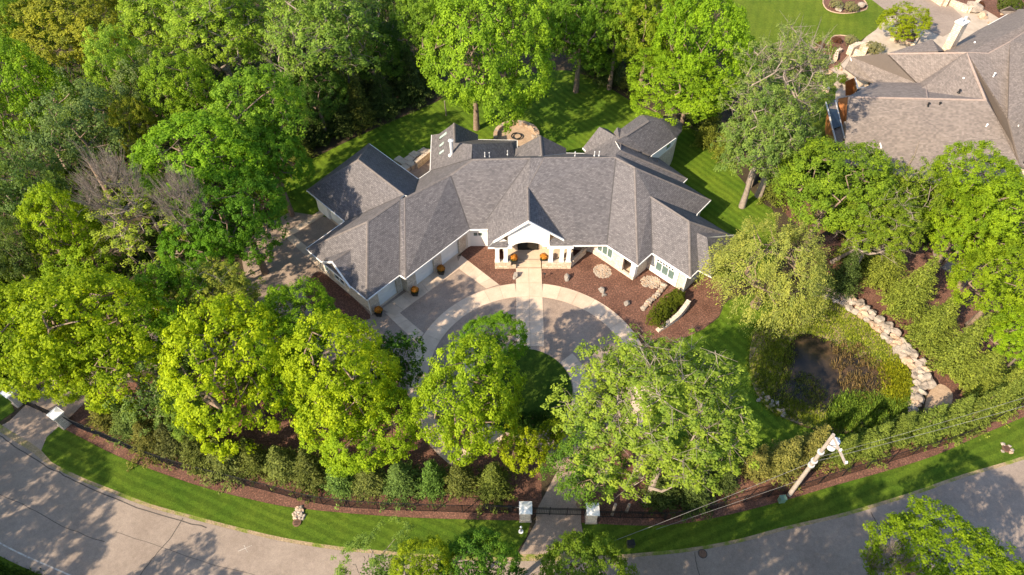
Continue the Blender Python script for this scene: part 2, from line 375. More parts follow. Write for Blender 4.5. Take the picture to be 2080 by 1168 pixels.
arc_slabs(RB, 9.95, 11.85, aL+.012, radians(238), 17)
arc_slabs(RB, 9.95, 11.85, aR-.012, radians(-32), 12)
IB = np.array([(XL+XR)/2-.85, 34.98])
arc_slabs(IB, 4.87, 6.55, radians(40), radians(-40), 8)
arc_slabs(IB, 4.87, 6.55, radians(140), radians(250), 9)
xm = (XL+XR)/2
for a, b_ in zip([545, 574, 603, 629, 651, 677], [574, 603, 629, 651, 677, 704]):
    y0, y1 = G(1074, b_)[1], G(1074, a)[1]
    for x0, x1 in ((XL, xm), (xm, XR)): slab([(x0, y0), (x1, y0), (x1, y1), (x0, y1)], .049)
def band(p, q, r, s, n):
    SZ[0] += .004   # quad corners in pixels, split along p->q / s->r
    P, Q, R_, S2 = [G(*k)[:2] for k in (p, q, r, s)]
    for i in range(n):
        t0, t1 = i/n, (i+1)/n
        slab([P+(Q-P)*t0, P+(Q-P)*t1, S2+(R_-S2)*t1, S2+(R_-S2)*t0])
band((937, 519), (1013, 578), (988, 586.5), (925, 541), 5)
band((782, 636), (846, 697), (861, 677), (808, 632), 5)
band((775, 628), (928, 520), (934, 546), (803, 643), 8)
band((575, 478), (651, 547), (668, 540), (594, 476), 5)
band((580, 474), (652, 427), (668, 432), (596, 477), 4)
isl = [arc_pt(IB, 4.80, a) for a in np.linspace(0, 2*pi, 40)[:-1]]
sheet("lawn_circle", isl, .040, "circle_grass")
# far neighbour ground
sheet("lawn_neighbour", gp([(1480, 130), (1470, 40), (1470, -330), (1800, -330), (1780, -60), (1800, 30), (1780, 60), (1740, 88), (1700, 100), (1660, 105), (1600, 110), (1700, 150), (1690, 300), (1560, 260), (1500, 180)]), .012, "neighbour_grass")
sheet("neighbour_patio", gp([(1800, 30), (1760, 10), (1740, -10), (1900, -60), (2250, -60), (2250, 300), (1700, 360), (1640, 200), (1640, 140), (1690, 105), (1750, 85)]), .008, "paver_stone")
tag(MATS["paver_stone"] and sheet("neighbour_drive", gp([(1745, -20), (1860, -60), (1965, 45), (1915, 75), (1870, 55), (1800, 22)]), .024, "road_asphalt"), kind="structure")
for nm, pts in (("garden_bed_far", [(1672, 0), (1680, 20), (1710, 28), (1745, 24), (1762, 14), (1740, -12), (1690, -20)]),
                ("garden_bed_near", [(1615, 118), (1612, 105), (1650, 98), (1680, 90), (1695, 73), (1730, 76), (1745, 90), (1725, 110), (1700, 135), (1650, 148)]),
                ("garden_bed_slope", [(1925, -10), (2000, 20), (2040, 40), (2080, 20), (2120, -20), (2000, -50)])):
    sheet(nm, gp(pts, 3, True), .030, "mulch")
    if nm != "garden_bed_slope":
        P = [np.append(p, .05) for p in gp(pts, 3, True)]
        P.append(P[0]); t = MB(); t.tube(P, .11, 5, cap=False); tag(t.build("bed_edging", "sand"), {"garden_bed_far": "pale curved stone edging round the farther neighbour lawn bed", "garden_bed_near": "pale curved stone edging round the nearer neighbour lawn bed"}[nm], "garden edging")
sheet("east_garden_path", gp([(1895, 500), (1900, 530), (1925, 552), (1960, 555), (1990, 530), (1975, 525), (1950, 535), (1925, 525), (1912, 500)], 3, True), .024, "drive_aggregate")

# road markings, cracks
def strip(pts, w, z, name, m_):
    L = offset(pts, w/2); R_ = offset(pts, -w/2); b_ = MB()
    for i in range(len(L)-1): b_.poly([(*R_[i], z), (*R_[i+1], z), (*L[i+1], z), (*L[i], z)])
    return tag(b_.build(name, m_), kind="structure")
def jit(pxs, n=5, a=.05):
    return [p+RNG.normal(0, a, 2) for p in gp(pxs, n)]
strip(offset(rt[2:30], -ROADW+.75), .11, .036, "edge_line", "line_paint")
for i, (p, w) in enumerate((([(372, 1053), (345, 1095), (315, 1130), (280, 1175)], .13), ([(-20, 995), (60, 1032), (130, 1070), (212, 1101)], .09), ([(0, 885), (50, 920), (110, 955), (180, 990), (300, 1038), (420, 1072)], .16),
        ([(235, 1080), (330, 1112), (430, 1146), (520, 1168)], .06), ([(1768, 1040), (1785, 1070), (1803, 1096), (1830, 1100)], .14), ([(1411, 1122), (1416, 1150), (1420, 1172)], .10), ([(1803, 1096), (1796, 1120), (1800, 1168)], .08))):
    strip(jit(p, 6, .03), w*.55, .0345+i*.0004, "road_crack", "crack_tar")
strip(gp([(484, 1120), (512, 1108)]), .05, .0375, "survey_mark", "line_paint"); strip(gp([(496, 1108), (503, 1122)]), .04, .038, "survey_mark", "line_paint")

# ------------------------------------------------------------------ the house
EZ, PS = 3.3, .72
house = empty("mansion", (0, 58, 0), "sprawling white and limestone mansion with dark grey shingled hip roofs", "house")
def eplane(a, b, inside, s=PS, z=EZ):
    A = G(*a, z)[:2]; B = G(*b, z)[:2]; d = (B-A)/np.hypot(*(B-A)); n = np.array([-d[1], d[0]])
    if (G(*inside, z)[:2]-A)@n < 0: n = -n
    return lambda p: z+s*((p[:2]-A)@n)
PL = {'ANE': eplane((749, 291.5), (849.6, 364), (728, 330)), 'ASW': eplane((623, 386), (700.5, 449.5), (728, 330)), 'ANW': eplane((749, 291.5), (623, 386), (800, 380)),
      'BNW': eplane((622, 505), (701, 449), (746, 500)), 'BSW': eplane((622, 505), (745.4, 608.5), (746, 480)), 'BSE': eplane((745.4, 608.5), (812, 558), (746, 480)),
      'CSE': eplane((823.5, 565.4), (954, 465.8), (830, 420)), 'D1': eplane((954, 465.8), (991, 465), (980, 350)), 'F2': eplane((1113, 499), (1231, 497), (1150, 350), .62),
      'G1': eplane((1232.5, 497.5), (1295.7, 539), (1290, 400)), 'G2': eplane((1295.7, 539), (1443.7, 406), (1290, 400)), 'I1': eplane((1324.6, 513.4), (1402.5, 563.5), (1380, 440), .80),
      'E1': eplane((874, 347), (877, 274), (920, 310))}
def hit(px, pl):
    lo, hi = 0., 25.
    for _ in range(50):
        m_ = (lo+hi)/2
        if m_ < PL[pl](G(*px, m_)): lo = m_
        else: hi = m_
    return m_
def pv(px, *pls):
    if isinstance(pls[0], (int, float)): return G(*px, pls[0])
    return G(*px, sum(hit(px, p) for p in pls)/len(pls))
E_ = lambda x, y: G(x, y, EZ)
aN, aE, aW, aS = E_(749, 291.5), E_(849.6, 364), E_(623, 386), E_(700.5, 449.5)
R1 = pv((728, 324), 'ANE', 'ASW'); R2 = pv((821, 395.6), 'ANE', 'ASW'); aV = pv((839, 402), 'ANE')
bW, bS, c0, c1, c2 = E_(622, 505), E_(745.4, 608.5), E_(812, 558), E_(823.5, 565.4), E_(954, 465.8)
R3 = pv((746.4, 449.3), 'BSW', 'BSE', 'BNW'); R4 = pv((812, 404), 7.1); R5 = pv((822, 402), 7.12); R6 = pv((915, 355), 7.15); R7 = pv((960, 323.7), 'D1')
e1 = E_(874, 347)
Dm, Dn = pv((1077.5, 321), R7[2]), pv((1106, 320), 8.1); L0 = pv((990, 445), 'D1'); d1 = E_(991, 465)
P0 = pv((1072.5, 381), 7.35); P1 = pv((1073.8, 447.5), 7.25); g0 = pv((1002.5, 489), 4.0); l0 = E_(991, 502.5); r0 = pv((1145.8, 485), 4.0)
R8 = pv((1251, 319.5), 8.2); gS0, gS = E_(1232.5, 497.5), E_(1295.7, 539); R9 = pv((1290, 340), 'G1', 'G2'); gE = E_(1443.7, 406)
fl, fu, fpk = E_(1116.5, 498.5), pv((1116.5, 488), 3.9), pv((1128, 480), 4.3)
I0 = pv((1321.8, 398.8), 'I1'); I9 = pv((1400, 449), I0[2]); i0, iS, g3 = E_(1324.6, 513.4), E_(1402.5, 563.5), E_(1415, 435)
dG2 = (gE-gS)/np.linalg.norm(gE-gS)
iE = None
for t in np.arange(4, 16, .05):
    p = iS+dG2*t; q = proj(p)
    if abs((q[1]-449)-(q[0]-1400)*(20/61.5)) < 1.2: iE = p; break
if iE is None: iE = iS+dG2*8.5
RF = []   # roof faces: points, eave edges
def roof(pts, mtl="shingle", th=.20, parent=house, name="roof_slope", edge=None):
    P = [np.asarray(p, float) for p in pts]
    n = np.zeros(3)
    for i in range(len(P)): n += np.cross(P[i], P[(i+1) % len(P)])
    if n[2] < 0: P = P[::-1]; n = -n
    n /= np.linalg.norm(n); u = np.cross([0, 0, 1.], n); u /= np.linalg.norm(u)+1e-9; v = np.cross(n, u)
    mb_ = MB(); k = len(P)
    mb_.V = [tuple(p) for p in P]+[tuple(p-[0, 0, th]) for p in P]
    tris = tessellate_polygon([[Vector((p@u, p@v, 0)) for p in P]])
    for t in tris:
        a = [P[i] for i in t]; nn = np.cross(a[1]-a[0], a[2]-a[0])
        t = list(t) if nn[2] > 0 else list(t)[::-1]
        mb_.F.append(t); mb_.M.append(0); mb_.UV += [(P[i]@u, P[i]@v) for i in t]
        mb_.F.append([i+k for i in t][::-1]); mb_.M.append(1); mb_.UV += [(0, 0)]*3
    for i in range(k):
        j = (i+1) % k; mb_.F.append([i+k, j+k, j, i]); mb_.M.append(1); mb_.UV += [(0, 0)]*4
    RF.append(P)
    return mb_.build(name, [mtl, edge or ("white_paint" if parent is house else "brown_shingle")], parent)
def cap(a, b_, w=.30, h=.035, m_="shingle_cap", name="ridge_cap", parent=house):
    a, b_ = np.asarray(a, float), np.asarray(b_, float); d = b_-a; d /= np.linalg.norm(d); s = np.cross(d, [0, 0, 1.]); s /= np.linalg.norm(s)
    m2 = MB(); dn = np.array([0, 0, -w*.30])
    for q0, q1 in ((-1, 0), (0, 1)):
        A = [a+s*w/2*q0+(dn if q0 else 0), a+s*w/2*q1+(dn if q1 else 0), b_+s*w/2*q1+(dn if q1 else 0), b_+s*w/2*q0+(dn if q0 else 0)]
        T = [p+[0, 0, h] for p in A]; m2.hexa(A+T)
    m2.build(name, m_, parent)
def valley(a, b_, w=.12, parent=house, m_="valley_metal"):
    a, b_ = np.asarray(a, float)+[0, 0, .03], np.asarray(b_, float)+[0, 0, .03]; d = b_-a; d /= np.linalg.norm(d); s = np.cross(d, [0, 0, 1.]); s /= np.linalg.norm(s)
    m2 = MB(); m2.hexa([a-s*w/2-[0, 0, .05], a+s*w/2-[0, 0, .05], b_+s*w/2-[0, 0, .05], b_-s*w/2-[0, 0, .05], a-s*w/2, a+s*w/2, b_+s*w/2, b_-s*w/2]); m2.build("roof_valley", m_, parent)
# left garage wings
roof([aN, aE, aV, R2, R1]); roof([aN, R1, aW]); roof([aW, R1, R2, aS])
roof([bW, R3, R4, R2, aS]); roof([bW, R3, bS]); roof([bS, R3, R4, c0]); roof([c0, R4, R5, c1])
roof([c1, R5, R6, c2]); roof([R5, aV, aE, e1, pv((957.5, 322.6), 7.5), R7, R6])
# main
roof([R6, R7, Dm, L0, d1, c2]); roof([d1, L0, Dm, Dn, P0, P1, g0, l0]); roof([P0, Dn, R8, gS0, fl, fu, fpk, r0]); roof([P0, P1, r0])
lq = E_(1031, 502); lu = pv((1030, 489), 3.9); lp = pv((1018.6, 483.2), 4.4)
roof([l0, lq, lu, lp, g0+[0, 0, -.25]], th=.15)
# right wings
roof([gS0, R8, R9, gS]); roof([gS, R9, gE, g3, I0, i0]); roof([i0, I0, I9, iS]); roof([iS, I9, iE])
nwd = (R8-R9); nwd /= np.linalg.norm(nwd)
roof([R9, R8, G(1251, 312.5, 7.9), E_(1387.5, 371), gE], th=.16)
g3b = g3+nwd*1.5; roof([I0, I9, iE, iE+nwd*.6, g3], th=.16)
J0 = pv((1413, 471), 5.4); J1 = pv((1436, 482), 5.4); Jb, Jc = E_(1419, 549), E_(1446, 563)
roof([J0, J1, Jc, Jb], th=.16); roof([J0, J1, iE+[.2, 0, .2]], th=.16)
roof([J1, Jc, iE], th=.16)
h1 = pv((1261, 305), 8.0); h0 = pv((1251, 312.5), 7.9); hE, h3 = E_(1396, 362.5), E_(1387.5, 371)
roof([h0, h1, hE, h3], edge="shingle_cap"); kA = G(1322.5, 316, EZ)
roof([h1, pv((1250, 286), 7.6), kA+[0, 0, .4], hE], th=.16)
KZ = 5.2
k0, k1, k2, kx = G(1251, 286, 8.1), G(1271, 275, 8.2), G(1317.5, 245, 8.2), G(1344, 243, 7.6)
kr = [G(1332, 238, 6.2), G(1360, 233, KZ), G(1378, 241, KZ), G(1386, 252.5, KZ), G(1385, 265, KZ), G(1372.5, 280, KZ), G(1322.5, 316, KZ)]
roof([k0, k1, k2, kx, kr[5], kr[6]], edge="shingle_cap")
for a, b_ in zip(kr[:5], kr[1:6]): roof([kx, a, b_], edge="shingle_cap")
roof([G(1262, 261, 6.6), G(1303.7, 231, 6.6), k2, k1], edge="shingle_cap"); roof([k2, G(1303.7, 231, 6.6), G(1332, 238, 6.2), kx], edge="shingle_cap")
roof([G(1184, 300, 3.6), G(1217.5, 257.5, 6.2), G(1250, 276, 6.6), G(1262, 281, 7.2), h1, h0, R8, G(1187, 312, 3.6), G(1190, 306, 3.6)])
roof([G(1217.5, 257.5, 6.2), G(1234, 262, 5.2), G(1252, 275, 5.8), G(1250, 276, 6.6)], edge="shingle_cap")
roof([G(1247, 268, 6.4), G(1254, 258.5, 7.0), G(1262, 261, 6.7), G(1271, 275, 8.1), G(1258, 281, 7.2)], edge="shingle_cap")
# rear gables
mA, mB_ = G(1097.5, 275, 5.6), G(1101, 316.5, 5.9)
roof([mA, G(1045, 303, 3.5), G(1046, 318, 3.9), mB_]); roof([mA, G(1150, 301, 3.5), G(1150, 311, 3.6), mB_])
eP, eQ = G(922.6, 249.6, 5.7), G(923.5, 290, 5.7)
roof([e1, E_(877, 274), G(892, 272, 3.9), eP, eQ, G(959, 293, 7.2), pv((957.5, 322.6), 7.5)])
roof([eP, G(971, 273, 3.4), G(971, 283.5, 3.4), eQ]); roof([eQ, G(971, 283.5, 3.4), G(1050, 285, 3.4), G(1040, 289, 3.9), G(959, 293, 7.2)])
roof([G(959, 293, 7.2), G(1040, 289, 3.9), G(1050, 285, 3.4), G(1050, 303, 3.4), G(1045, 318, 3.9), G(959.6, 322, 7.4)])
roof([R7, G(959.6, 322, 7.4), G(1045, 318, 4.4), G(1150, 311, 3.6), G(1187, 312, 3.6), R8, Dn, Dm])
for a, b_ in ((R1, R2), (R1, aN), (R1, aW), (bW, R3), (R3, bS), (R3, R4), (R5, c1), (R5, R6), (R6, R7), (R7, Dm), (Dn, R8), (P0, P1), (R9, R8), (R9, gS), (R9, gE), (I0, I9), (I9, iS), (I9, iE), (h1, hE), (k1, k2), (mA, mB_), (eP, eQ), (Dn, P0)):
    cap(a, b_)
for a, b_ in ((R2, aS), (R4, c0), (R6, c2), (Dm, L0), (P0, r0), (R8, gS0), (I0, i0), (J0, Jb), (e1, pv((957.5, 322.6), 7.5)), (aE, aV)):
    valley(a, b_)

# dormer gable on the garage end
dz = 5.35
dq = pv((712.5, 506), 'BSW'); df = pv((675.5, 530.5), dq[2]); dl = pv((655, 530.5), 'BSW'); dr = pv((713.5, 583), 'BSW'); dv = pv((660, 524), 4.1)
roof([dq, df, dl, dv], th=.12); roof([dq, df, dr, pv((716, 575), 'BSW')], th=.12)
cap(dq, df, .25); valley(dq, pv((716, 575), 'BSW'))
inn = np.array([.7, .7, 0])*.18
gb = MB(); gb.poly([dl+inn+[0, 0, -.3], dr+inn+[0, 0, -.25], df+inn+[0, 0, -.15]]); gb.poly([dl+inn+[0, 0, -.3], df+inn+[0, 0, -.15], dr+inn+[0, 0, -.25]]); gb.build("gable_panel", "tan_stone", house)
def board(a, b_, w=.16, d=.06, m_="white_paint", name="rake_board", parent=house):
    a, b_ = np.asarray(a, float), np.asarray(b_, float); t = b_-a; t /= np.linalg.norm(t); s = np.cross(t, [0, 0, 1.]); s /= np.linalg.norm(s)
    m2 = MB(); m2.hexa([a-s*d-[0, 0, w], a+s*d-[0, 0, w], b_+s*d-[0, 0, w], b_-s*d-[0, 0, w], a-s*d, a+s*d, b_+s*d, b_-s*d]); return m2.build(name, m_, parent)
ou = np.array([-.7, -.7, 0])*.1
board(dl+ou, df+ou, .22, .07); board(df+ou, dr+ou, .22, .07)

# gutters / fascia on the eaves seen in front
for a, b_ in ((aN, aE), (aE, e1), (aW, aS), (bW, aS), (bW, bS), (bS, c0), (c0, c1), (c1, c2), (c2, d1), (fl, gS0), (gS0, gS), (gS, i0), (i0, iS), (l0, lq), (e1, E_(877, 274)), (gE, g3), (hE, h3), (kr[5], kr[6]), (G(971, 283.5, 3.4), G(1050, 285, 3.4)), (G(1050, 285, 3.4), G(1050, 303, 3.4)), (G(1150, 311, 3.6), G(1187, 312, 3.6)), (G(1184, 300, 3.6), G(1190, 306, 3.6)), (iS, iE)):
    board(a, b_, .17, .07, name="gutter")

# walls -----------------------------------------------------------------
class Wall:
    def __init__(s, A, B, z1=3.12, th=.3, inside=(0, 60), mtl="limestone", z0=0.0, parent=house, name="wall"):
        s.A = np.asarray(A[:2], float); s.B = np.asarray(B[:2], float); s.L = np.hypot(*(s.B-s.A)); s.d = (s.B-s.A)/s.L
        n = np.array([-s.d[1], s.d[0]]); s.n = n if (np.asarray(inside)-s.A)@n > 0 else -n
        s.z0, s.z1, s.th, s.mtl, s.op, s.parent, s.name = z0, z1, th, mtl, [], parent, name
    def P(s, u, z, dep=0): return np.array([*(s.A+s.d*u+s.n*dep), z])
    def hit(s, px):
        d = ray(*px); t = ((s.A-C0[:2])@s.n)/(d[:2]@s.n); p = C0+d*t; return (p[:2]-s.A)@s.d, p[2]
    def blk(s, mb_, u0, u1, z0, z1, d0, d1, mi=0):
        if u1-u0 < .01 or z1-z0 < .01: return
        p = [s.P(u0, z0, d0), s.P(u1, z0, d0), s.P(u1, z0, d1), s.P(u0, z0, d1)]
        if np.cross(p[1]-p[0], p[2]-p[1])[2] < 0: p = p[::-1]
        mb_.hexa(p+[q+[0, 0, z1-z0] for q in p], mi)
    def opening(s, u0, u1, z0, z1, kind="window", n=1, glass="window_glass", rows=1):
        u0, u1 = min(u0, u1), max(u0, u1); s.op.append((u0, u1, z0, z1))
        if kind == "garage":
            d = MB(); k = 4; hh = (z1-z0)/k
            for i in range(k): s.blk(d, u0, u1, z0+i*hh+.012, z0+(i+1)*hh-.012, s.th-.06, s.th)
            s.blk(d, u0, u1, z0, z1, s.th-.03, s.th+.02)
            dd = d.build("garage_door", "garage_white", s.parent)
        elif kind == "window":
            f = MB(); w = (u1-u0)/n; fr = .09
            for (a, b_, c_, e) in ((u0, u1, z0, z0+fr), (u0, u1, z1-fr, z1), (u0, u0+fr, z0+fr, z1-fr), (u1-fr, u1, z0+fr, z1-fr)): s.blk(f, a, b_, c_, e, -.04, .14)
            for i in range(1, n): s.blk(f, u0+i*w-fr/2, u0+i*w+fr/2, z0+fr, z1-fr, -.03, .13)
            for i in range(1, rows): zz = z0+(z1-z0)*i/rows; s.blk(f, u0+fr, u1-fr, zz-.04, zz+.04, -.02, .12)
            fo = f.build("window", "white_paint", s.parent)
            for i in range(n):
                g = MB(); s.blk(g, u0+i*w+fr/2, u0+(i+1)*w-fr/2, z0+fr/2, z1-fr/2, .06, .09)
                p = g.build("pane", glass, fo); p.location = (0, 0, 0)
    def build(s):
        mb_ = MB(); us = sorted({0, s.L, *[o[0] for o in s.op], *[o[1] for o in s.op]})
        for a, b_ in zip(us[:-1], us[1:]):
            m_ = (a+b_)/2; ops = sorted([o for o in s.op if o[0] < m_ < o[1]], key=lambda o: o[2]); z = s.z0
            for o in ops: s.blk(mb_, a, b_, z, o[2], 0, s.th); z = o[3]
            s.blk(mb_, a, b_, z, s.z1, 0, s.th)
        return mb_.build(s.name, s.mtl, s.parent)
def inset_pt(prev, cur, nxt, d=.55, inside=None):
    a, b_ = np.asarray(cur[:2])-np.asarray(prev[:2]), np.asarray(nxt[:2])-np.asarray(cur[:2])
    a /= np.hypot(*a); b_ /= np.hypot(*b_); n1 = np.array([-a[1], a[0]]); n2 = np.array([-b_[1], b_[0]])
    k = np.cross(a, b_)
    if abs(k) < .1: return np.asarray(cur[:2])+n1*d
    # intersection of offset lines
    p1 = np.asarray(cur[:2])+n1*d; p2 = np.asarray(cur[:2])+n2*d; t = np.cross(p2-p1, b_)/k
    return p1+a*t
# eave outline counter-clockwise (interior on the left), starting at the garage's west corner
ring = [bW, bS, c0, c1, c2, d1+[0, 1.2, 0], G(1120, 465, EZ), gS0+(gS0-gS)/np.linalg.norm(gS0-gS)*2.3, gS, i0, iS, iE, iE+nwd*3.4, G(1415, 435, EZ), gE, gE+nwd*2.0, h3, hE, kA, G(1300, 262, EZ), G(1217, 265, EZ), G(1187, 306, EZ), G(1150, 308, EZ), G(1050, 304, EZ), G(1050, 288, EZ), G(972, 286, EZ), G(971, 276, EZ), G(925, 262, EZ), E_(877, 276), e1, aE, aN, aW, aS]
W = []
inner = [inset_pt(ring[i-1], ring[i], ring[(i+1) % len(ring)]) for i in range(len(ring))]
for i in range(len(ring)):
    A, B = inner[i], inner[(i+1) % len(ring)]
    if np.hypot(*(A-B)) < .2: W.append(None); continue
    d = (B-A)/np.hypot(*(B-A)); mid = (A+B)/2+np.array([-d[1], d[0]])
    W.append(Wall(A, B, inside=mid))
wb, wc, wst, wcc = W[0], W[1], W[2], W[3]
def ops(w, *us): return [w.hit(p)[0] for p in us]
def gdoor(w, a, b_):
    u = sorted((w.hit(a)[0], w.hit(b_)[0])); w.opening(u[0], u[1], 0.02, 2.55, "garage")
gdoor(wc, (773, 624), (809, 595)); gdoor(wcc, (847, 578), (884, 554)); gdoor(wcc, (899, 545), (934, 519))
u = ops(wb, (684, 575), (706, 596)); wb.opening(u[0], u[1], .9, 2.3, n=2, glass="dark_glass")
u = ops(wb, (664, 556), (674, 566)); wb.opening(u[0], u[1], .8, 2.3, n=1, glass="window_glass")
# garage A door wall (faces south-west, by the side court)
wa = W[-2]; wa.opening(wa.L*.30, wa.L*.88, .02, 2.5, "garage"); wa.mtl = "white_paint"
# front walls
wg = W[7]; wG2 = W[8]; wI = W[9]; wI2 = W[10]
u = ops(wg, (1212, 510), (1243, 529)); wg.opening(min(u), max(u), .95, 2.55, n=3)
wI.opening(1.0, 3.5, .6, 2.12, n=3) 
W[4].mtl = "white_paint"
u = ops(wI2, (1408, 590), (1428, 573)); wI2.opening(abs(wI2.L*.18), abs(wI2.L*.42), .8, 1.9, n=2, glass="dark_glass")
wG1_arch = (wg.L-1.6, wg.L-.55); wg.op.append((wG1_arch[0], wG1_arch[1], .35, 2.8))
for w in W:
    if w is not None: w.build()
fd = MB(); fd.prism(inner, .004, .034); fd.build('foundation', 'concrete', house)
# white projecting bay on the east front wall
bb = MB(); wI.blk(bb, .5, 1.0, .2, 3.1, -.16, 0); wI.blk(bb, 3.5, 3.95, .2, 3.1, -.16, 0); wI.blk(bb, 1.0, 3.5, .2, .6, -.16, 0); wI.blk(bb, 1.0, 3.5, 2.12, 3.1, -.16, 0)
bb.build("bay_surround", "white_paint", house)
for k in range(6):
    t = MB(); u_ = 1.14+k*.38; wI.blk(t, u_, u_+.24, 2.24, 2.46, -.18, -.15); t.build("transom_light", "dark_glass", house)
pp = MB(); wg.blk(pp, wg.L-.5, wg.L+.05, 0.7, 3.1, -.04, .42); pp.build("corner_pier", "white_paint", house)
# inside of the loggia
lg = MB(); wg.blk(lg, wg.L-2.2, wg.L-.3, .0, 3.0, 1.6, 1.75); lg.build("loggia_wall", "tan_stone", house)
# D1 white link wall windows
w4 = Wall(G(953, 500)[:2], G(993, 500)[:2], 3.1, .2, (0, 70), "white_paint", name="link_wall")
w4.opening(.50, 1.62, 1.55, 2.28, n=2); w4.build()

# portico -----------------------------------------------------------------
fy = G(1040, 546)[1]                        # front face of the low stone walls
mtlp = "tan_stone"
def wbox(x0, x1, y0, y1, z0, z1, m_, name, par=house):
    t = MB(); t.box(((x0+x1)/2, (y0+y1)/2, z0), x1-x0, y1-y0, z1-z0); return t.build(name, m_, par)
xa, xb = G(1005.5, 545)[0], G(1048, 545)[0]; xc, xd = G(1099, 545)[0], G(1159, 545)[0]
yc = fy+.9
FZ = .45                                    # porch floor
wbox(xa, xb-.55, fy, fy+.5, 0, .95, mtlp, "porch_wall"); wbox(xc+.1, xd, fy, fy+.5, 0, .95, mtlp, "porch_wall")
wbox(xb-.55, xb, fy+.02, fy+1.1, 0, .5, mtlp, "planter_plinth"); wbox(xa, xa+.4, fy+.5, fy+3.8, 0, .95, mtlp, "porch_wall")
wbox(xa-.03, xb-.53, fy-.03, fy+.53, .95, 1.02, "paver_stone", "coping"); wbox(xc+.07, xd+.03, fy-.03, fy+.53, .95, 1.02, "paver_stone", "coping")
yw = G(1070, 506, .45)[1]
wbox(xb-1.0, xc+1.2, fy+1.0, yw+.4, 0.01, FZ, "concrete", "porch_floor")
wbox(xd, xd+.3, fy+.3, fy+3.5, 0, .95, mtlp, "porch_wall")
wbox(xc+1.2, xd, fy+.5, fy+6.0, 0.01, FZ-.05, "concrete", "porch_floor")
for k in range(3): wbox(xb, xc, fy+.15+k*.3, fy+.45+k*.3, 0.01, .15*(k+1), "concrete", "step")
for x in (xa+.32, xa+1.0+.32, xb-.05-.45+.2):
    pass
cols = [xa+.22, xa+1.30, xc+.62, xc+1.55, xc+2.55]
cz = 3.15
for x in (G(1006, 500, 3)[0]+.22, G(1027, 500, 3)[0], G(1116, 500, 3)[0]+.2, G(1140, 500, 3)[0]+.1, G(1156, 500, 3)[0]):
    c_ = MB(); c_.box((x, fy+.27, 1.02), .52, .46, .12); c_.box((x, fy+.27, 1.14), .42, .38, cz-1.26); c_.box((x, fy+.27, cz-.12), .50, .46, .12)
    c_.build("column", "white_paint", house)
wbox(xa, xb-.45, fy+.04, fy+.50, cz, 3.3, "white_paint", "beam"); wbox(xc+.55, xd+.1, fy+.04, fy+.50, cz, 3.3, "white_paint", "beam")
# gable front with arch, hung at the rake
gy = P1[1]+.30
def gz(x): # underside of rake at x
    if x < P1[0]: t = (x-g0[0])/(P1[0]-g0[0]); return g0[2]+(P1[2]-g0[2])*t-.2
    t = (r0[0]-x)/(r0[0]-P1[0]); return r0[2]+(P1[2]-r0[2])*t-.2
gxa, gxb = G(1031.5, 500, 3.5)[0], G(1116, 500, 3.5)[0]
ax0, ax1 = G(1048, 500, 3)[0]-.35, G(1101, 500, 3)[0]+.05; amid = (ax0+ax1)/2
pts = [(gxa, gz(gxa)), (P1[0], gz(P1[0])), (gxb, gz(gxb)), (gxb, 3.05), (ax1+.05, 3.05)]
pts += [(amid+(ax1-amid)*cos(a), 3.0+.72*sin(a)) for a in np.linspace(0.05, pi-.05, 16)]+[(ax0-.05, 3.05), (gxa, 3.05)]
gm = MB(); P2 = [np.array(p) for p in pts]
for tri in tessellate_polygon([[Vector((*p, 0)) for p in P2]]):
    q = [P2[i] for i in tri]; gm.poly([(a[0], gy, a[1]) for a in q]); gm.poly([(a[0], gy+.3, a[1]) for a in q[::-1]])
for i in range(len(P2)):
    j = (i+1) % len(P2); gm.poly([(P2[i][0], gy, P2[i][1]), (P2[j][0], gy, P2[j][1]), (P2[j][0], gy+.3, P2[j][1]), (P2[i][0], gy+.3, P2[i][1])])
gm.build("gable_front", "white_paint", house)
zt = gz(P1[0])-1.25
xw = [x for x in np.linspace(gxa, gxb, 200) if gz(x) > zt]
wbox(min(xw)+.1, max(xw)-.1, gy-.05, gy, zt-.1, zt, "white_paint", "gable_trim")
board(np.array([*g0[:2], g0[2]])-[0, .06, 0], P1-[0, .06, 0], .28, .07); board(P1-[0, .06, 0], r0-[0, .06, 0], .28, .07)
# recessed entry
wbox(ax0-1.2, ax1+1.6, yw, yw+.2, 0, 3.6, "tan_stone", "entry_wall")
wbox(ax0-1.1, ax0-.9, fy+2.2, yw-.003, 0, 3.2, "tan_stone", "entry_wall"); wbox(ax1+1.3, ax1+1.5, fy+2.6, yw-.003, 0, 3.2, "tan_stone", "entry_wall")
dgx = (G(1054, 500)[0]+G(1089.5, 500)[0])/2
fr = wbox(dgx-1.15, dgx+1.15, yw-.12, yw-.002, FZ, 3.2, "black_metal", "front_door")
for k in range(2):
    p = wbox(dgx-1.05+k*1.06, dgx-.01+k*1.06, yw-.16, yw-.12, FZ+.1, 3.1, "dark_glass", "door_glass", fr); p.location = (0, 0, 0)
# right porch slanted window wall
ws = Wall(G(1163, 540)[:2], G(1190, 516)[:2], 1.0, .25, (8, 60), "tan_stone", name="porch_wall"); ws.build()
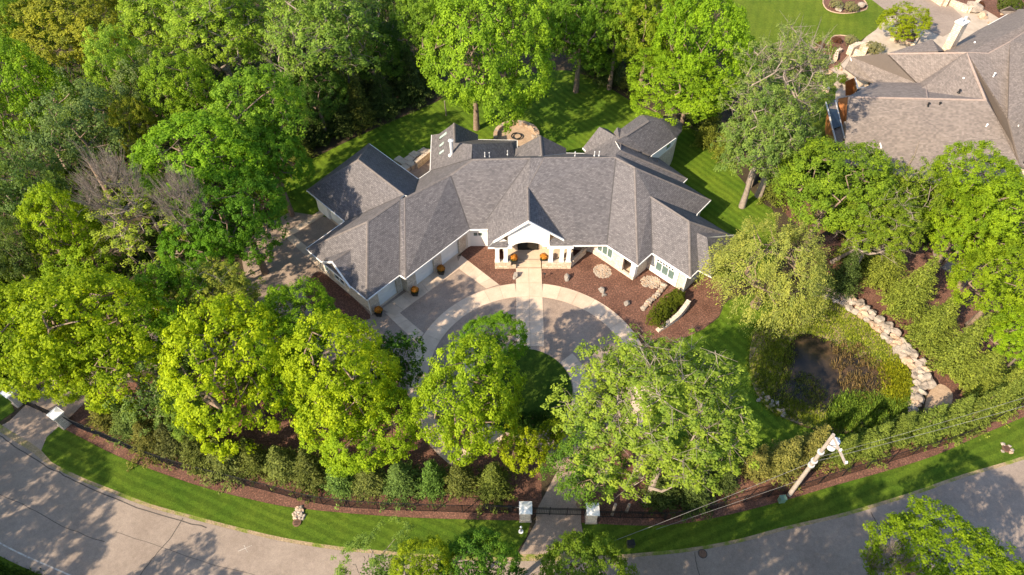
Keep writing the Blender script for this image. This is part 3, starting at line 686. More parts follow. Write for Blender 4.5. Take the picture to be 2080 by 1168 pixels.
# rear tower walls
kw = [p[:2] for p in kr[1:7]]
cen = np.mean(kw, axis=0)
kw = [p+(cen-p)/np.hypot(*(cen-p))*.45 for p in kw]
for a, b_ in zip(kw[:-1], kw[1:]):
    w = Wall(a, b_, 3.6, .3, cen, "limestone", name="tower_wall"); 
    w.build(); w2 = Wall(a, b_, KZ-.1, .28, cen, "white_paint", z0=3.6, name="tower_frieze")
    if w2.L > 4: w2.opening(.5, 1.7, 3.75, 4.9, n=1)
    elif w2.L > 1.2: w2.opening(.25, w2.L-.25, 3.75, 4.9, n=1)
    w2.build()
w = Wall(kw[-1], kw[-1]+np.array([-3.2, 3.2]), KZ-.1, .3, cen, "white_paint", name="tower_wall"); w.build()
# skylights, flues, vents
def on_roof(px, z): return G(*px, z)
for (x, y) in ((900, 275.5), (900, 291.5), (899.5, 307)):
    z = hit((x, y), 'E1'); c_ = G(x, y, z); t = MB(); A = G(x-7.5, y+5, hit((x-7.5, y+5), 'E1')); B = G(x+7.5, y-7, hit((x+7.5, y-7), 'E1'))
    C_ = G(x+7.5, y-2, hit((x+7.5, y-2), 'E1')); D_ = G(x-7.5, y+9, hit((x-7.5, y+9), 'E1')); base = [A, D_, C_, B]
    if np.cross(base[1]-base[0], base[2]-base[1])[2] < 0: base = base[::-1]
    t.hexa([p+[0, 0, -.05] for p in base]+[p+[0, 0, .10] for p in base]); s_ = t.build("skylight", "black_metal", house)
    g = MB(); cc = sum(base)/4; q = [p+(cc-p)*.06+[0, 0, .10] for p in base]; g.hexa(q+[p+[0, 0, .03] for p in q]); gl = g.build("skylight_pane", "skylight_glass", s_); gl.location = (0, 0, 0)
def pipe(p, r, h, m_="metal_grey", name="roof_vent", hat=True, parent=house):
    t = MB(); t.tube([p+[0, 0, -.2], p+[0, 0, h]], r, 10); t.tube([p+[0, 0, -.1], p+[0, 0, .08]], [r*2.4, r*1.2], 10)
    if hat: t.tube([p+[0, 0, h], p+[0, 0, h+.06], p+[0, 0, h+.16]], [r*1.7, r*1.7, r*.5], 10)
    t.build(name, m_, parent)
pf = G(918, 314, hit((918, 314), 'E1')); pipe(pf, .2, 2.0, name="flue_pipe")
for px, z in (((985, 317), 6.5), ((994, 317), 6.2), ((1031, 313), 4.9), ((1168, 316), 7.0), ((1207.5, 315), 7.6), ((1217, 315), 7.6), ((1297, 311), 6.0), ((1306, 317), 5.8), ((1316.5, 323), 5.5), ((1324, 328), 5.2), ((1335, 330), 4.7), ((1414.5, 442), 3.6)):
    pipe(G(*px, z), .045, .42 if px[0] < 1290 or px[0] > 1340 else .16, "metal_grey" if px[0] < 1290 or px[0] > 1340 else "black_pot")
# downpipes
for p in (inner[1], inner[2], inner[4], inner[10]):
    t = MB(); t.box((p[0]-.12, p[1]-.12, .05), .1, .1, 3.0); t.build("downpipe", "copper_trim", house)

# ------------------------------------------------------------------ neighbour house
nb = empty("neighbour_house", (48, 100, 0), "neighbour house with broad brown shingled roof and timber gables, upper right", "house")
def nr(pts, mtl="brown_shingle"): return roof([G(x, y, z) for x, y, z in pts], mtl, .2, nb)
def nf(a, b_, c_):  # not used for shared edges
    return None
nr([(1723, 196, 8.6), (2003.5, 202, 8.6), (2070, 333, 4.3), (2082, 372, 3.6), (1900, 372, 3.6), (1712, 330, 4.0), (1716, 300, 4.9)])
nr([(1723, 196, 8.6), (1776, 167, 6.6), (1880, 168, 6.8), (1884, 199, 8.6)])
nr([(1729, 115.5, 5.4), (1803, 108, 8.2), (1865, 170, 6.6), (1776, 167, 5.0), (1742, 157, 4.2), (1716, 138, 3.8)])
nr([(1803, 108, 8.2), (1963, 106, 9.6), (1865, 185, 7.2), (1865, 170, 6.6)])
nr([(1963, 106, 9.6), (2003.5, 202, 8.4), (1884, 200, 8.4), (1866, 184, 7.3)])
nr([(1803, 108, 8.2), (1860, 92, 6.4), (1893, 80, 8.6), (1906, 104, 9.2)])
nr([(1893, 80, 8.6), (1906, 104, 9.2), (1918, 103, 7.6)])
nr([(1918, 104, 7.8), (1964, 106, 9.6), (2008, 108, 9.4), (2052, 84, 9.8), (2150, 20, 8.8), (2070, 18, 4.0), (1985, 62, 4.6)])
nr([(2052, 84, 9.9), (2150, 20, 8.8), (2260, 120, 8.8), (2200, 300, 4.0), (2071, 330, 4.3), (2048, 240, 8.4)])
nr([(1964, 106, 9.6), (2008, 108, 9.4), (2052, 84, 9.9), (2048, 240, 7.6), (2071, 333, 4.3)])
nr([(1964, 106, 9.6), (2071, 333, 4.2), (2083, 340, 3.9), (2003.5, 202, 8.4)])
nr([(2032, 20, 4.5), (2052, 12, 5.5), (2066, 22, 4.4), (2047, 32, 4.0)])
nr([(1682, 205, 3.4), (1697, 202, 3.4), (1713, 278, 3.6), (1712, 298, 3.6), (1698, 292, 3.4)])
for a, b_ in (((1723, 196, 8.6), (2003.5, 202, 8.6)), ((1803, 108, 8.2), (1963, 106, 9.6)), ((1964, 106, 9.6), (2003, 202, 8.5)), ((2052, 84, 9.9), (2150, 20, 8.8)), ((2052, 84, 9.9), (2008, 108, 9.4)), ((2008, 108, 9.4), (1963, 106, 9.6)), ((1880, 168, 6.8), (1884, 199, 8.6))):
    cap(G(*a), G(*b_), .35, m_="brown_cap", parent=nb)
for a, b_ in (((1728, 116, 5.5), (1737, 137, 4.3)), ((1737, 157, 4.3), (1743, 178, 4.3)), ((1743, 178, 4.3), (1760, 177, 4.3)), ((1760, 177, 4.3), (1768, 194, 4.3)), ((1678, 206, 3.5), (1700, 292, 3.6)), ((1697, 203, 3.5), (1716, 280, 3.6)), ((2069, 100, 7.6), (2069, 255, 7.6)), ((1995, 112, 9.3), (1985, 138, 8.6)), ((2008, 50, 4.6), (2055, 24, 4.0)), ((1788, 290, 5.4), (1791, 300, 5.1))):
    board(G(*a), G(*b_), .2, .06, "copper_trim", "gutter", nb)
def quadp(pts, m_, name, parent=nb):
    t = MB(); P = [G(*p) for p in pts]; t.poly(P); t.poly([p-[0, 0, .06] for p in P[::-1]]); return t.build(name, m_, parent)
quadp([(1717, 166, 3.6), (1734, 158, 4.4), (1743, 180, 4.2), (1733, 192, 0.4), (1718, 194, .2)], "orange_wood", "timber_gable")
quadp([(1776, 178, 5.6), (1792, 194, 4.2), (1774, 194, 3.2)], "orange_wood", "timber_gable")
quadp([(1703, 200, 3.8), (1724, 197, 4.2), (1716, 272, 1.2), (1712, 262, .8), (1702, 215, 2.6)], "orange_wood", "timber_post_frame")
quadp([(1680, 225, 2.6), (1698, 290, 2.8), (1678, 288, .2), (1676, 262, .2)], "orange_wood", "timber_post_frame")
quadp([(1741, 178, 3.2), (1764, 178, 3.2), (1766, 192, 3.0), (1737, 192, 3.0)], "dark_glass", "window")
quadp([(1684, 220, 3.55), (1700, 222, 3.55), (1708, 256, 3.7), (1692, 262, 3.6)], "dark_glass", "porch_skylight")
quadp([(1722, 214, 3.4), (1724, 200, 4.2), (1719, 262, 1.2)], "window_glass", "window")
for px, z, s in (((1948, 187, ), 8.2, 1), ((1952, 168), 8.0, 0), ((1945, 165), 7.8, 0), ((2016, 158), 8.6, 0), ((2000, 262), 6.4, 0), ((2004, 254), 6.4, 0), ((1975, 95), 8.0, 0), ((1861, 190), 6.9, 1), ((1885, 214), 8.1, 1), ((1908, 213), 8.1, 1)):
    pipe(G(*px, z), .09 if s else .07, .28 if s else .6, "black_metal" if s else "white_enamel", parent=nb)
# walls under
for a, b_ in (((1716, 345), (2082, 392)), ((1700, 300), (1716, 345)), ((1748, 170), (1756, 215)), ((1724, 150), (1748, 170))):
    Wall(G(*a)[:2]+[0, 1.0], G(*b_)[:2]+[0, 1.0], 3.4, .3, (48, 110), "tan_stone", parent=nb).build()
nc = np.array([G(2060, 100)[0], G(2060, 100)[1], 0]);
t = MB(); t.box((nc[0]+3, nc[1]-2, 0), 14, 10, 3.2, rot=.3); t.build("core_wall", "tan_stone", nb)
# chimney
cb = G(1924, 103, 7.2); ch = MB(); ch.box((cb[0], cb[1], 3.5), 1.35, 1.0, 11.2-3.5, rot=.6); cho = ch.build("chimney", "tan_stone", nb)
ch = MB(); ch.box((cb[0], cb[1], 11.2), 1.55, 1.2, .18, rot=.6); cc_ = ch.build("chimney_cap", "copper_trim", cho); cc_.location = (0, 0, 0)
for s in (-.4, .4):
    t = MB(); p = np.array([cb[0]+s*cos(.6), cb[1]+s*sin(.6), 11.42]); t.tube([p, p+[0, 0, .45]], .18, 8); q = t.build("chimney_pot", "metal_grey", cho); q.location = (0, 0, 0)

# ------------------------------------------------------------------ vegetation prototypes (numpy leaf geometry)
def unit(v): return v/(np.linalg.norm(v, axis=-1, keepdims=True)+1e-9)
def leaves(C, Nn, size, tint, aspect=.62, along=None):
    """one rhombic leaf (quad) per centre"""
    n = unit(Nn); r = RNG.normal(size=C.shape) if along is None else along
    t = unit(r-(r*n).sum(1, keepdims=True)*n); b_ = np.cross(n, t); s = np.asarray(size)[:, None]
    V = np.stack([C-t*s*.5, C+b_*s*.5*aspect-n*s*.06, C+t*s*.5, C-b_*s*.5*aspect-n*s*.06], 1).reshape(-1, 3)
    Q = np.arange(len(V)).reshape(-1, 4); return V, Q, np.repeat(tint, 4)
def fib(n, zmin=-1.0):
    i = np.arange(n)+.5; z = 1-(1-zmin)*i/n; a = pi*(1+5**.5)*i; r = np.sqrt(1-z*z); return np.c_[r*np.cos(a), r*np.sin(a), z]
def lump(P, f, seed, amp):
    return np.array([noise.noise(Vector(p*f)+Vector((seed*7.3, 0, 0))) for p in P])*amp
def crown_puffs(seed, R, V, nl, lr, pr, density, keep=1.0, zmin=-.55, shrink=.60):
    """cluster ('puff') centres on the lobes of a crown; returns centres and outward normals"""
    d = unit(fib(nl, zmin)+RNG.normal(0, .16, (nl, 3))); k = shrink*(1+.30*RNG.normal(0, .55, nl).clip(-1.2, 1.3))
    LC = d*np.array([R, R, V])*k[:, None]; LR = lr*R*(.75+.5*RNG.random(nl))
    LC = np.vstack([LC, [[0, 0, V*.1]]]); LR = np.append(LR, R*.55)
    Cs, Ns = [], []
    for c, r in zip(LC, LR):
        n = int(density*4*pi*r*r); u = unit(RNG.normal(size=(n, 3))); p = c+u*(r*(1+RNG.normal(0, .08, n)))[:, None]
        p += u*lump(p, 1.0/(pr*3.2), seed, pr*1.1)[:, None]
        ok = u[:, 2] > -.65
        for c2, r2 in zip(LC, LR):
            if c2 is c: continue
            ok &= np.linalg.norm(p-c2, axis=1) > r2*.86
        Cs.append(p[ok]); Ns.append(u[ok])
    P = np.vstack(Cs); U = np.vstack(Ns)
    g = lump(P, 1.0/(pr*4.5), seed+3, 1.0)
    ok = (g > -.42+(1-keep)*.75) & (RNG.random(len(P)) < .96)
    return P[ok], U[ok], LC, LR
def puff_leaves(P, U, pr, per, ls, seed, up=.35, spread=1.0):
    n = len(P); rep = np.repeat(np.arange(n), per)
    sz = (.7+.6*RNG.random(n))[rep]
    d = unit(RNG.normal(size=(n*per, 3))+U[rep]*.75+[0, 0, .25]); r = RNG.random(n*per)**.45
    C = P[rep]+d*(r*pr*sz)[:, None]*spread
    Nn = unit(d*.75+U[rep]*.35+RNG.normal(0, .38, (n*per, 3))+[0, 0, up])
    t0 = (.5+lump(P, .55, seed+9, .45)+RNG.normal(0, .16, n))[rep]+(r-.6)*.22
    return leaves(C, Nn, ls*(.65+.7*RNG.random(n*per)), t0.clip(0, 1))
def branch_net(targets, trunk_top, tr0, seed, wig=.10, trunk=None, minr=.018, cut=1.0):
    """connects targets back to the trunk -> list of segments (p,q,r0,r1)"""
    nodes = [np.array(p, float) for p in (trunk or [(0, 0, 0), (0.05, 0, trunk_top*.5), (0, .04, trunk_top)])]
    par = [-1]+list(range(len(nodes)-1)); last = len(nodes)-1; leafcnt = [0]*len(nodes)
    order = np.argsort([np.linalg.norm(t-nodes[last]) for t in targets])
    for ti in order:
        t = np.array(targets[ti], float); A = np.array(nodes[1:]); dist = np.linalg.norm(A-t, axis=1)
        height_pen = np.maximum(0, A[:, 2]-t[2]+.15*dist)*1.6
        j = int(np.argmin(dist+height_pen+.15*np.linalg.norm(A-nodes[last], axis=1)))+1
        p = nodes[j]; L = np.linalg.norm(t-p); k = max(1, int(L/1.3)); prev = j
        for s_ in range(1, k+1):
            f = s_/k; q = p+(t-p)*f; q = q+np.array([0, 0, -1.])*sin(f*pi)*L*.10+(RNG.normal(0, wig, 3)*L*.5 if s_ < k else 0)
            nodes.append(q); par.append(prev); prev = len(nodes)-1
    cnt = np.zeros(len(nodes)); child = [0]*len(nodes)
    for i in range(len(nodes)-1, 0, -1):
        if child[i] == 0: cnt[i] = 1
        cnt[par[i]] += cnt[i]; child[par[i]] += 1
    tot = cnt[last]; rad = np.maximum(minr, tr0*(cnt/tot)**.60)
    for i in range(last): rad[i] = tr0*(1+.45*(1-i/last))
    rad[0] = tr0*1.7
    segs = []
    for i in range(1, len(nodes)):
        if RNG.random() < cut or i <= last: segs.append((nodes[par[i]], nodes[i], min(rad[par[i]], rad[i]*1.6), rad[i]))
    return segs, nodes, rad
def tubes(segs, n=5):
    A = np.array([s[0] for s in segs]); B = np.array([s[1] for s in segs]); r0 = np.array([s[2] for s in segs]); r1 = np.array([s[3] for s in segs])
    d = unit(B-A); ref = np.where(np.abs(d[:, 2:3]) > .95, [[1., 0, 0]], [[0, 0, 1.]]); a = unit(np.cross(d, ref)); b_ = np.cross(d, a)
    k = np.arange(n)*2*pi/n; ck, sk = np.cos(k), np.sin(k)
    off = a[:, None]*ck[None, :, None]+b_[:, None]*sk[None, :, None]
    V = np.concatenate([A[:, None]+off*r0[:, None, None], B[:, None]+off*r1[:, None, None]], 1).reshape(-1, 3)
    base = np.arange(len(segs))[:, None]*(2*n); i = np.arange(n)[None]; j = (i+1) % n
    Q = np.stack([base+i, base+j, base+n+j, base+n+i], 2).reshape(-1, 4); return V, Q

PROTO = {}
def proto_dense(key, R, V, nl, lr, pr, dens, per, ls, H, seed, keep=1.0, bark="bark", shrink=.62, zmin=-.55, tr=.26):
    P, U, LC, LR = crown_puffs(seed, R, V, nl, lr, pr, dens, keep, zmin, shrink)
    Vv, Q, T = puff_leaves(P, U, pr, per, ls, seed)
    # loose inner leaves so that the crown is not hollow, tinted dark to imitate shade inside
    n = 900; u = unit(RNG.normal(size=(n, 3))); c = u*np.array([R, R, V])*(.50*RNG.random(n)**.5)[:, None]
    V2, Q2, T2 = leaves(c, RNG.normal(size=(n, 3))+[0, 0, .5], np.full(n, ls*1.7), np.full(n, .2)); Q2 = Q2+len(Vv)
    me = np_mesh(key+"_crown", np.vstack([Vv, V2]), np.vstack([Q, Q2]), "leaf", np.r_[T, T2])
    tg = [c*1.0 for c in LC[:-1]]
    extra = P[RNG.choice(len(P), 40)]*.74
    segs, *_ = branch_net(np.array(list(tg)+list(extra))+[0, 0, H], H*.45, tr, seed, .08, trunk=[(0, 0, 0), (.04, .02, H*.25), (0, .05, H*.5), (.03, 0, H*.78)])
    tv, tq = tubes(segs, 6); tm = np_mesh(key+"_trunk", tv, tq, bark, smooth=True)
    PROTO[key] = dict(crown=me, trunk=tm, R=R, V=V, H=H)
proto_dense("maple_a", 4.4, 5.0, 22, .40, .40, 3.2, 38, .185, 9.0, 11)
proto_dense("maple_b", 4.6, 4.6, 26, .36, .42, 3.1, 38, .19, 8.6, 23, keep=.95)
proto_dense("maple_c", 4.2, 5.6, 24, .38, .40, 3.2, 38, .18, 9.4, 37, keep=.9)
proto_dense("maple_d", 6.3, 6.0, 36, .31, .46, 2.5, 38, .21, 10.5, 41, keep=.95, tr=.22)
proto_dense("maple_small", 2.3, 2.4, 13, .44, .33, 3.8, 30, .18, 4.2, 53, tr=.12)
proto_dense("pine_soft", 3.9, 5.2, 26, .34, .62, 1.3, 60, .20, 9.0, 61, keep=.75, shrink=.68)
proto_dense("loose_a", 4.8, 5.6, 28, .33, .42, 2.4, 30, .20, 10.0, 71, keep=.45, bark="pale_bark", shrink=.70)
proto_dense("fine_leaf", 3.6, 4.0, 18, .42, .55, 1.5, 55, .17, 6.5, 83, keep=.9)
proto_dense("dome_bush", 2.4, 1.6, 18, .40, .26, 5.0, 24, .19, 1.9, 91, tr=.10, zmin=-.1)

def proto_oak(key, R, V, H, nt, seed, per=64, pr=.62, ls=.26, sub=5, bark="pale_bark", cut=1.0, leafy=1.0, tr=.42, droop=0):
    """open-grown tree: visible limbs, clusters of leaves at the branch ends"""
    d = unit(fib(nt, -.45)+RNG.normal(0, .12, (nt, 3))); rr = .72+.30*RNG.random(nt)
    rr *= 1+lump(d*3, 1.0, seed, .45)
    T = d*np.array([R, R, V])*rr[:, None]+[0, 0, H]; T = T[lump(d*4.2, 1.0, seed+4, 1.0) > -.22]; nt = len(T)
    segs, nodes, rad = branch_net(T, H*.5, tr, seed, .13, trunk=[(0, 0, 0), (.1, .05, H*.22), (.05, .15, H*.42), (.2, .05, H*.6)], minr=.025)
    P = []; U = []
    for t in T:
        for k in range(sub):
            q = t+RNG.normal(0, .85, 3)*[1, 1, .6]; P.append(q+[0, 0, .30]); U.append(unit(np.array(t)-[0, 0, H-1.5])); segs.append((t-(t-[0, 0, H])*.03, q, .018, .008))
    P = np.array(P); U = np.array(U); ok = RNG.random(len(P)) < leafy
    tv, tq = tubes(segs, 6); tm = np_mesh(key+"_trunk", tv, tq, bark, smooth=True)
    Vv, Q, Tt = puff_leaves(P[ok], U[ok], pr, per, ls, seed, .5, 1.0)
    PROTO[key] = dict(crown=np_mesh(key+"_crown", Vv-[0, 0, H], Q, "leaf", Tt), trunk=tm, R=R, V=V, H=H)
proto_oak("oak_a", 6.6, 5.4, 13.0, 215, 5, sub=7, per=40, ls=.24, pr=.52, tr=.36)
proto_oak("oak_b", 5.0, 5.2, 11.0, 170, 6, sub=6, per=40, ls=.225, pr=.52, tr=.30)
proto_oak("oak_thin", 4.8, 5.6, 11.5, 120, 8, sub=5, per=40, leafy=.55, pr=.50, ls=.215, tr=.32)

def proto_dead(key, R, V, H, nt, seed, tw=9, mr=.03):
    d = unit(fib(nt, -.1)+RNG.normal(0, .15, (nt, 3))); T = d*np.array([R, R, V])*(.65+.4*RNG.random(nt))[:, None]+[0, 0, H]
    segs, nodes, rad = branch_net(T, H*.5, .22, seed, .12, minr=mr); P = []
    for t in T:
        o = unit(np.array(t)-[0, 0, H*.7])
        for k in range(tw):
            q = t+o*RNG.random()*1.3+RNG.normal(0, .5, 3); segs.append((t-o*.4*RNG.random(), q, .022, .010)); P.append(q)
            for _ in range(3):
                e = q+o*.3+RNG.normal(0, .28, 3); segs.append((t+(q-t)*RNG.random(), e, .014, .007))
    tv, tq = tubes(segs, 3); me = np_mesh(key+"_twigs", tv, tq, "pale_bark")
    PROTO[key] = dict(crown=None, trunk=me, R=R, V=V, H=H)
proto_dead("dead_a", 3.6, 2.8, 9.0, 60, 14); proto_dead("dead_b", 3.4, 3.4, 9.0, 26, 19, tw=3, mr=.05)

def proto_willow(key):
    R, V, H = 4.4, 4.2, 6.0
    P, U, LC, LR = crown_puffs(15, R, V, 38, .36, .5, 3.0, 1.3, -.25, .60); n = len(P)
    L = .8+1.9*RNG.random(n)*(1.15-U[:, 2].clip(0, 1)); k = 40; rep = np.repeat(np.arange(n), k); f = np.tile(np.linspace(0, 1, k), n)
    out = U*[1, 1, 0]; C = P[rep]+out[rep]*(np.sqrt(f)*.55)[:, None]+[0, 0, 1]*((.15*np.sin(f*3))-f*f*L[rep])[:, None]+RNG.normal(0, .13, (n*k, 3))
    al = np.c_[out[rep][:, :2]*1.0+RNG.normal(0, .45, (n*k, 2)), -.7*np.ones(n*k)]
    Nn = unit(U[rep]*.6+RNG.normal(0, .4, (n*k, 3))+[0, 0, .8])
    Vv, Q, T = leaves(C, Nn, .165*(.7+.6*RNG.random(n*k)), (.62+.3*RNG.normal(0, .5, n)[rep]-f*.25).clip(0, 1), .42, along=al)
    segs, *_ = branch_net(np.array(list(LC[:-1])+list(P[::30]))*.9+[0, 0, H], H*.4, .3, 15, .1); tv, tq = tubes(segs, 6)
    PROTO[key] = dict(crown=np_mesh(key+"_crown", Vv, Q, "leaf", T), trunk=np_mesh(key+"_trunk", tv, tq, "bark", smooth=True), R=R, V=V, H=H)
proto_willow("willow")

def proto_conifer(key, R, H, seed, nlev=26, tuft=.17, bushy=1.0, ncap=100000):
    C, Nn, S_, T, A = [], [], [], [], []; segs = [(np.array([0, 0, 0.]), np.array([0, 0, H*.97]), .09*R, .02)]
    rs = np.random.default_rng(seed)
    for i in range(nlev):
        f = (i+.5)/nlev; z = H*(.04+.94*f); r = R*(1-f)**.95*(1+.16*rs.normal())+.10
        nb_ = max(4, int(15*bushy*(r/R)+4))
        for k in range(nb_):
            a = 2*pi*(k/nb_)+rs.random()*.8+i*2.4; rr = r*(.55+.68*rs.random()); dirv = np.array([cos(a), sin(a), .30-.25*(1-f)+.15*rs.normal()])
            dirv /= np.linalg.norm(dirv); n = int(10+22*rr/R); t = .25+.75*rs.random(n)**.7
            side = np.array([-sin(a), cos(a), 0]); p = np.array([0, 0, z])+dirv*(t*rr)[:, None]+side*(rs.normal(0, .10+.10*R*(1-t), n))[:, None]+np.array([0, 0, 1])*(rs.normal(0, .07, n)-.10*t*t*rr)[:, None]
            C.append(p); Nn.append(np.tile([dirv[0]*.25, dirv[1]*.25, .9], (n, 1))+rs.normal(0, .45, (n, 3))); A.append(np.tile(dirv, (n, 1))+rs.normal(0, .35, (n, 3)))
            S_.append(tuft*(.8+.6*rs.random(n))); T.append((.15+.55*t+.25*rs.normal()*np.ones(n)*.6).clip(0, 1))  # needles tinted darker towards the trunk: shade inside the tree put into the colour
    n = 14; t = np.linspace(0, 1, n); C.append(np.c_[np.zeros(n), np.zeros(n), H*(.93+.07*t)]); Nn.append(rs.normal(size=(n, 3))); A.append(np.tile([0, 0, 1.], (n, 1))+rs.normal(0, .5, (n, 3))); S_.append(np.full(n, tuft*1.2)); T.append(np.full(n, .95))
    Vv, Q, Tt = leaves(np.vstack(C), np.vstack(Nn), np.concatenate(S_), np.concatenate(T), .42, along=np.vstack(A)); tv, tq = tubes(segs, 6)
    PROTO[key] = dict(crown=np_mesh(key+"_crown", Vv, Q, "needle", Tt), trunk=np_mesh(key+"_trunk", tv, tq, "bark"), R=R, V=H/2, H=H)
proto_conifer("spruce_a", 1.6, 4.6, 1); proto_conifer("spruce_b", 1.7, 4.3, 2); proto_conifer("spruce_c", 1.5, 5.0, 3)
proto_conifer("spruce_big", 2.4, 7.5, 4, 34, .20, 1.25)

def jcol(c, a=.07):
    k = 1+random.uniform(-a, a); return (c[0]*k*(1+random.uniform(-a, a)*.5), c[1]*k, c[2]*k, 1)
def put_tree(key, base, kx, kz, color, label, cat="tree", group=None, name="maple_tree", rot=None, lift=0.0, parts=("trunk", "crown")):
    p = PROTO[key]; t = empty(name, (base[0], base[1], 0), label, cat, group); t.rotation_euler = (0, 0, random.uniform(0, 6.28) if rot is None else rot)
    if p["crown"]:
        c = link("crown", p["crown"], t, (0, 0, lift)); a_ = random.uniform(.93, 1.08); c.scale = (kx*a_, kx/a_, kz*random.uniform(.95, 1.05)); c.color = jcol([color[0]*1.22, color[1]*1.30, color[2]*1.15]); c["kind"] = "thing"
        del c["kind"]
    tr = link("trunk", p["trunk"], t, (0, 0, 0)); 
    return t, tr
GROW = 1.02; OAKK = {'oak_a': .75, 'oak_b': .92, 'oak_thin': .90}
def tree(key, cx, cy, rx, ry, H, color, label, name="maple_tree", group=None, extra=None):
    """crown centre and half extents as seen in the photo; H = height of the crown centre above ground"""
    p = PROTO[key]; c = G(cx, cy, H); s = scale_at(c); R = rx/s; dep = math.asin((CAM_H-H)/np.linalg.norm(c-C0))
    v2 = (ry/s)**2-(R*sin(dep))**2; V = sqrt(max(v2, 0))/cos(dep); V = min(max(V, .65*R), 1.5*R, H*.85)
    kx, kz = R/p["R"]*GROW*OAKK.get(key, 1), V/p["V"]*GROW*OAKK.get(key, 1)
    t, tr = put_tree(key, c, kx, kz, color, label, "tree", group, name, lift=H)
    if extra:
        b_ = G(*extra); t.location = (b_[0], b_[1], 0); t.rotation_euler = (0, 0, 0); t.children[0].location = (c[0]-b_[0], c[1]-b_[1], H)
    tr.scale = (kx, kx, (H+.75*V)/(p["H"]+.75*p["V"]))
    return t
def conifer(key, cx, cy, rx, H, color, label, name="spruce_tree", group=None):
    rx *= 1.0; H *= 1.10; cy -= 7
    p = PROTO[key]; c = G(cx, cy, H*.45); s = scale_at(c); k = rx/s/p["R"]
    t, tr = put_tree(key, c, k, H/p["H"], color, label, "conifer", group, name); tr.scale = (k, k, H/p["H"]); return t

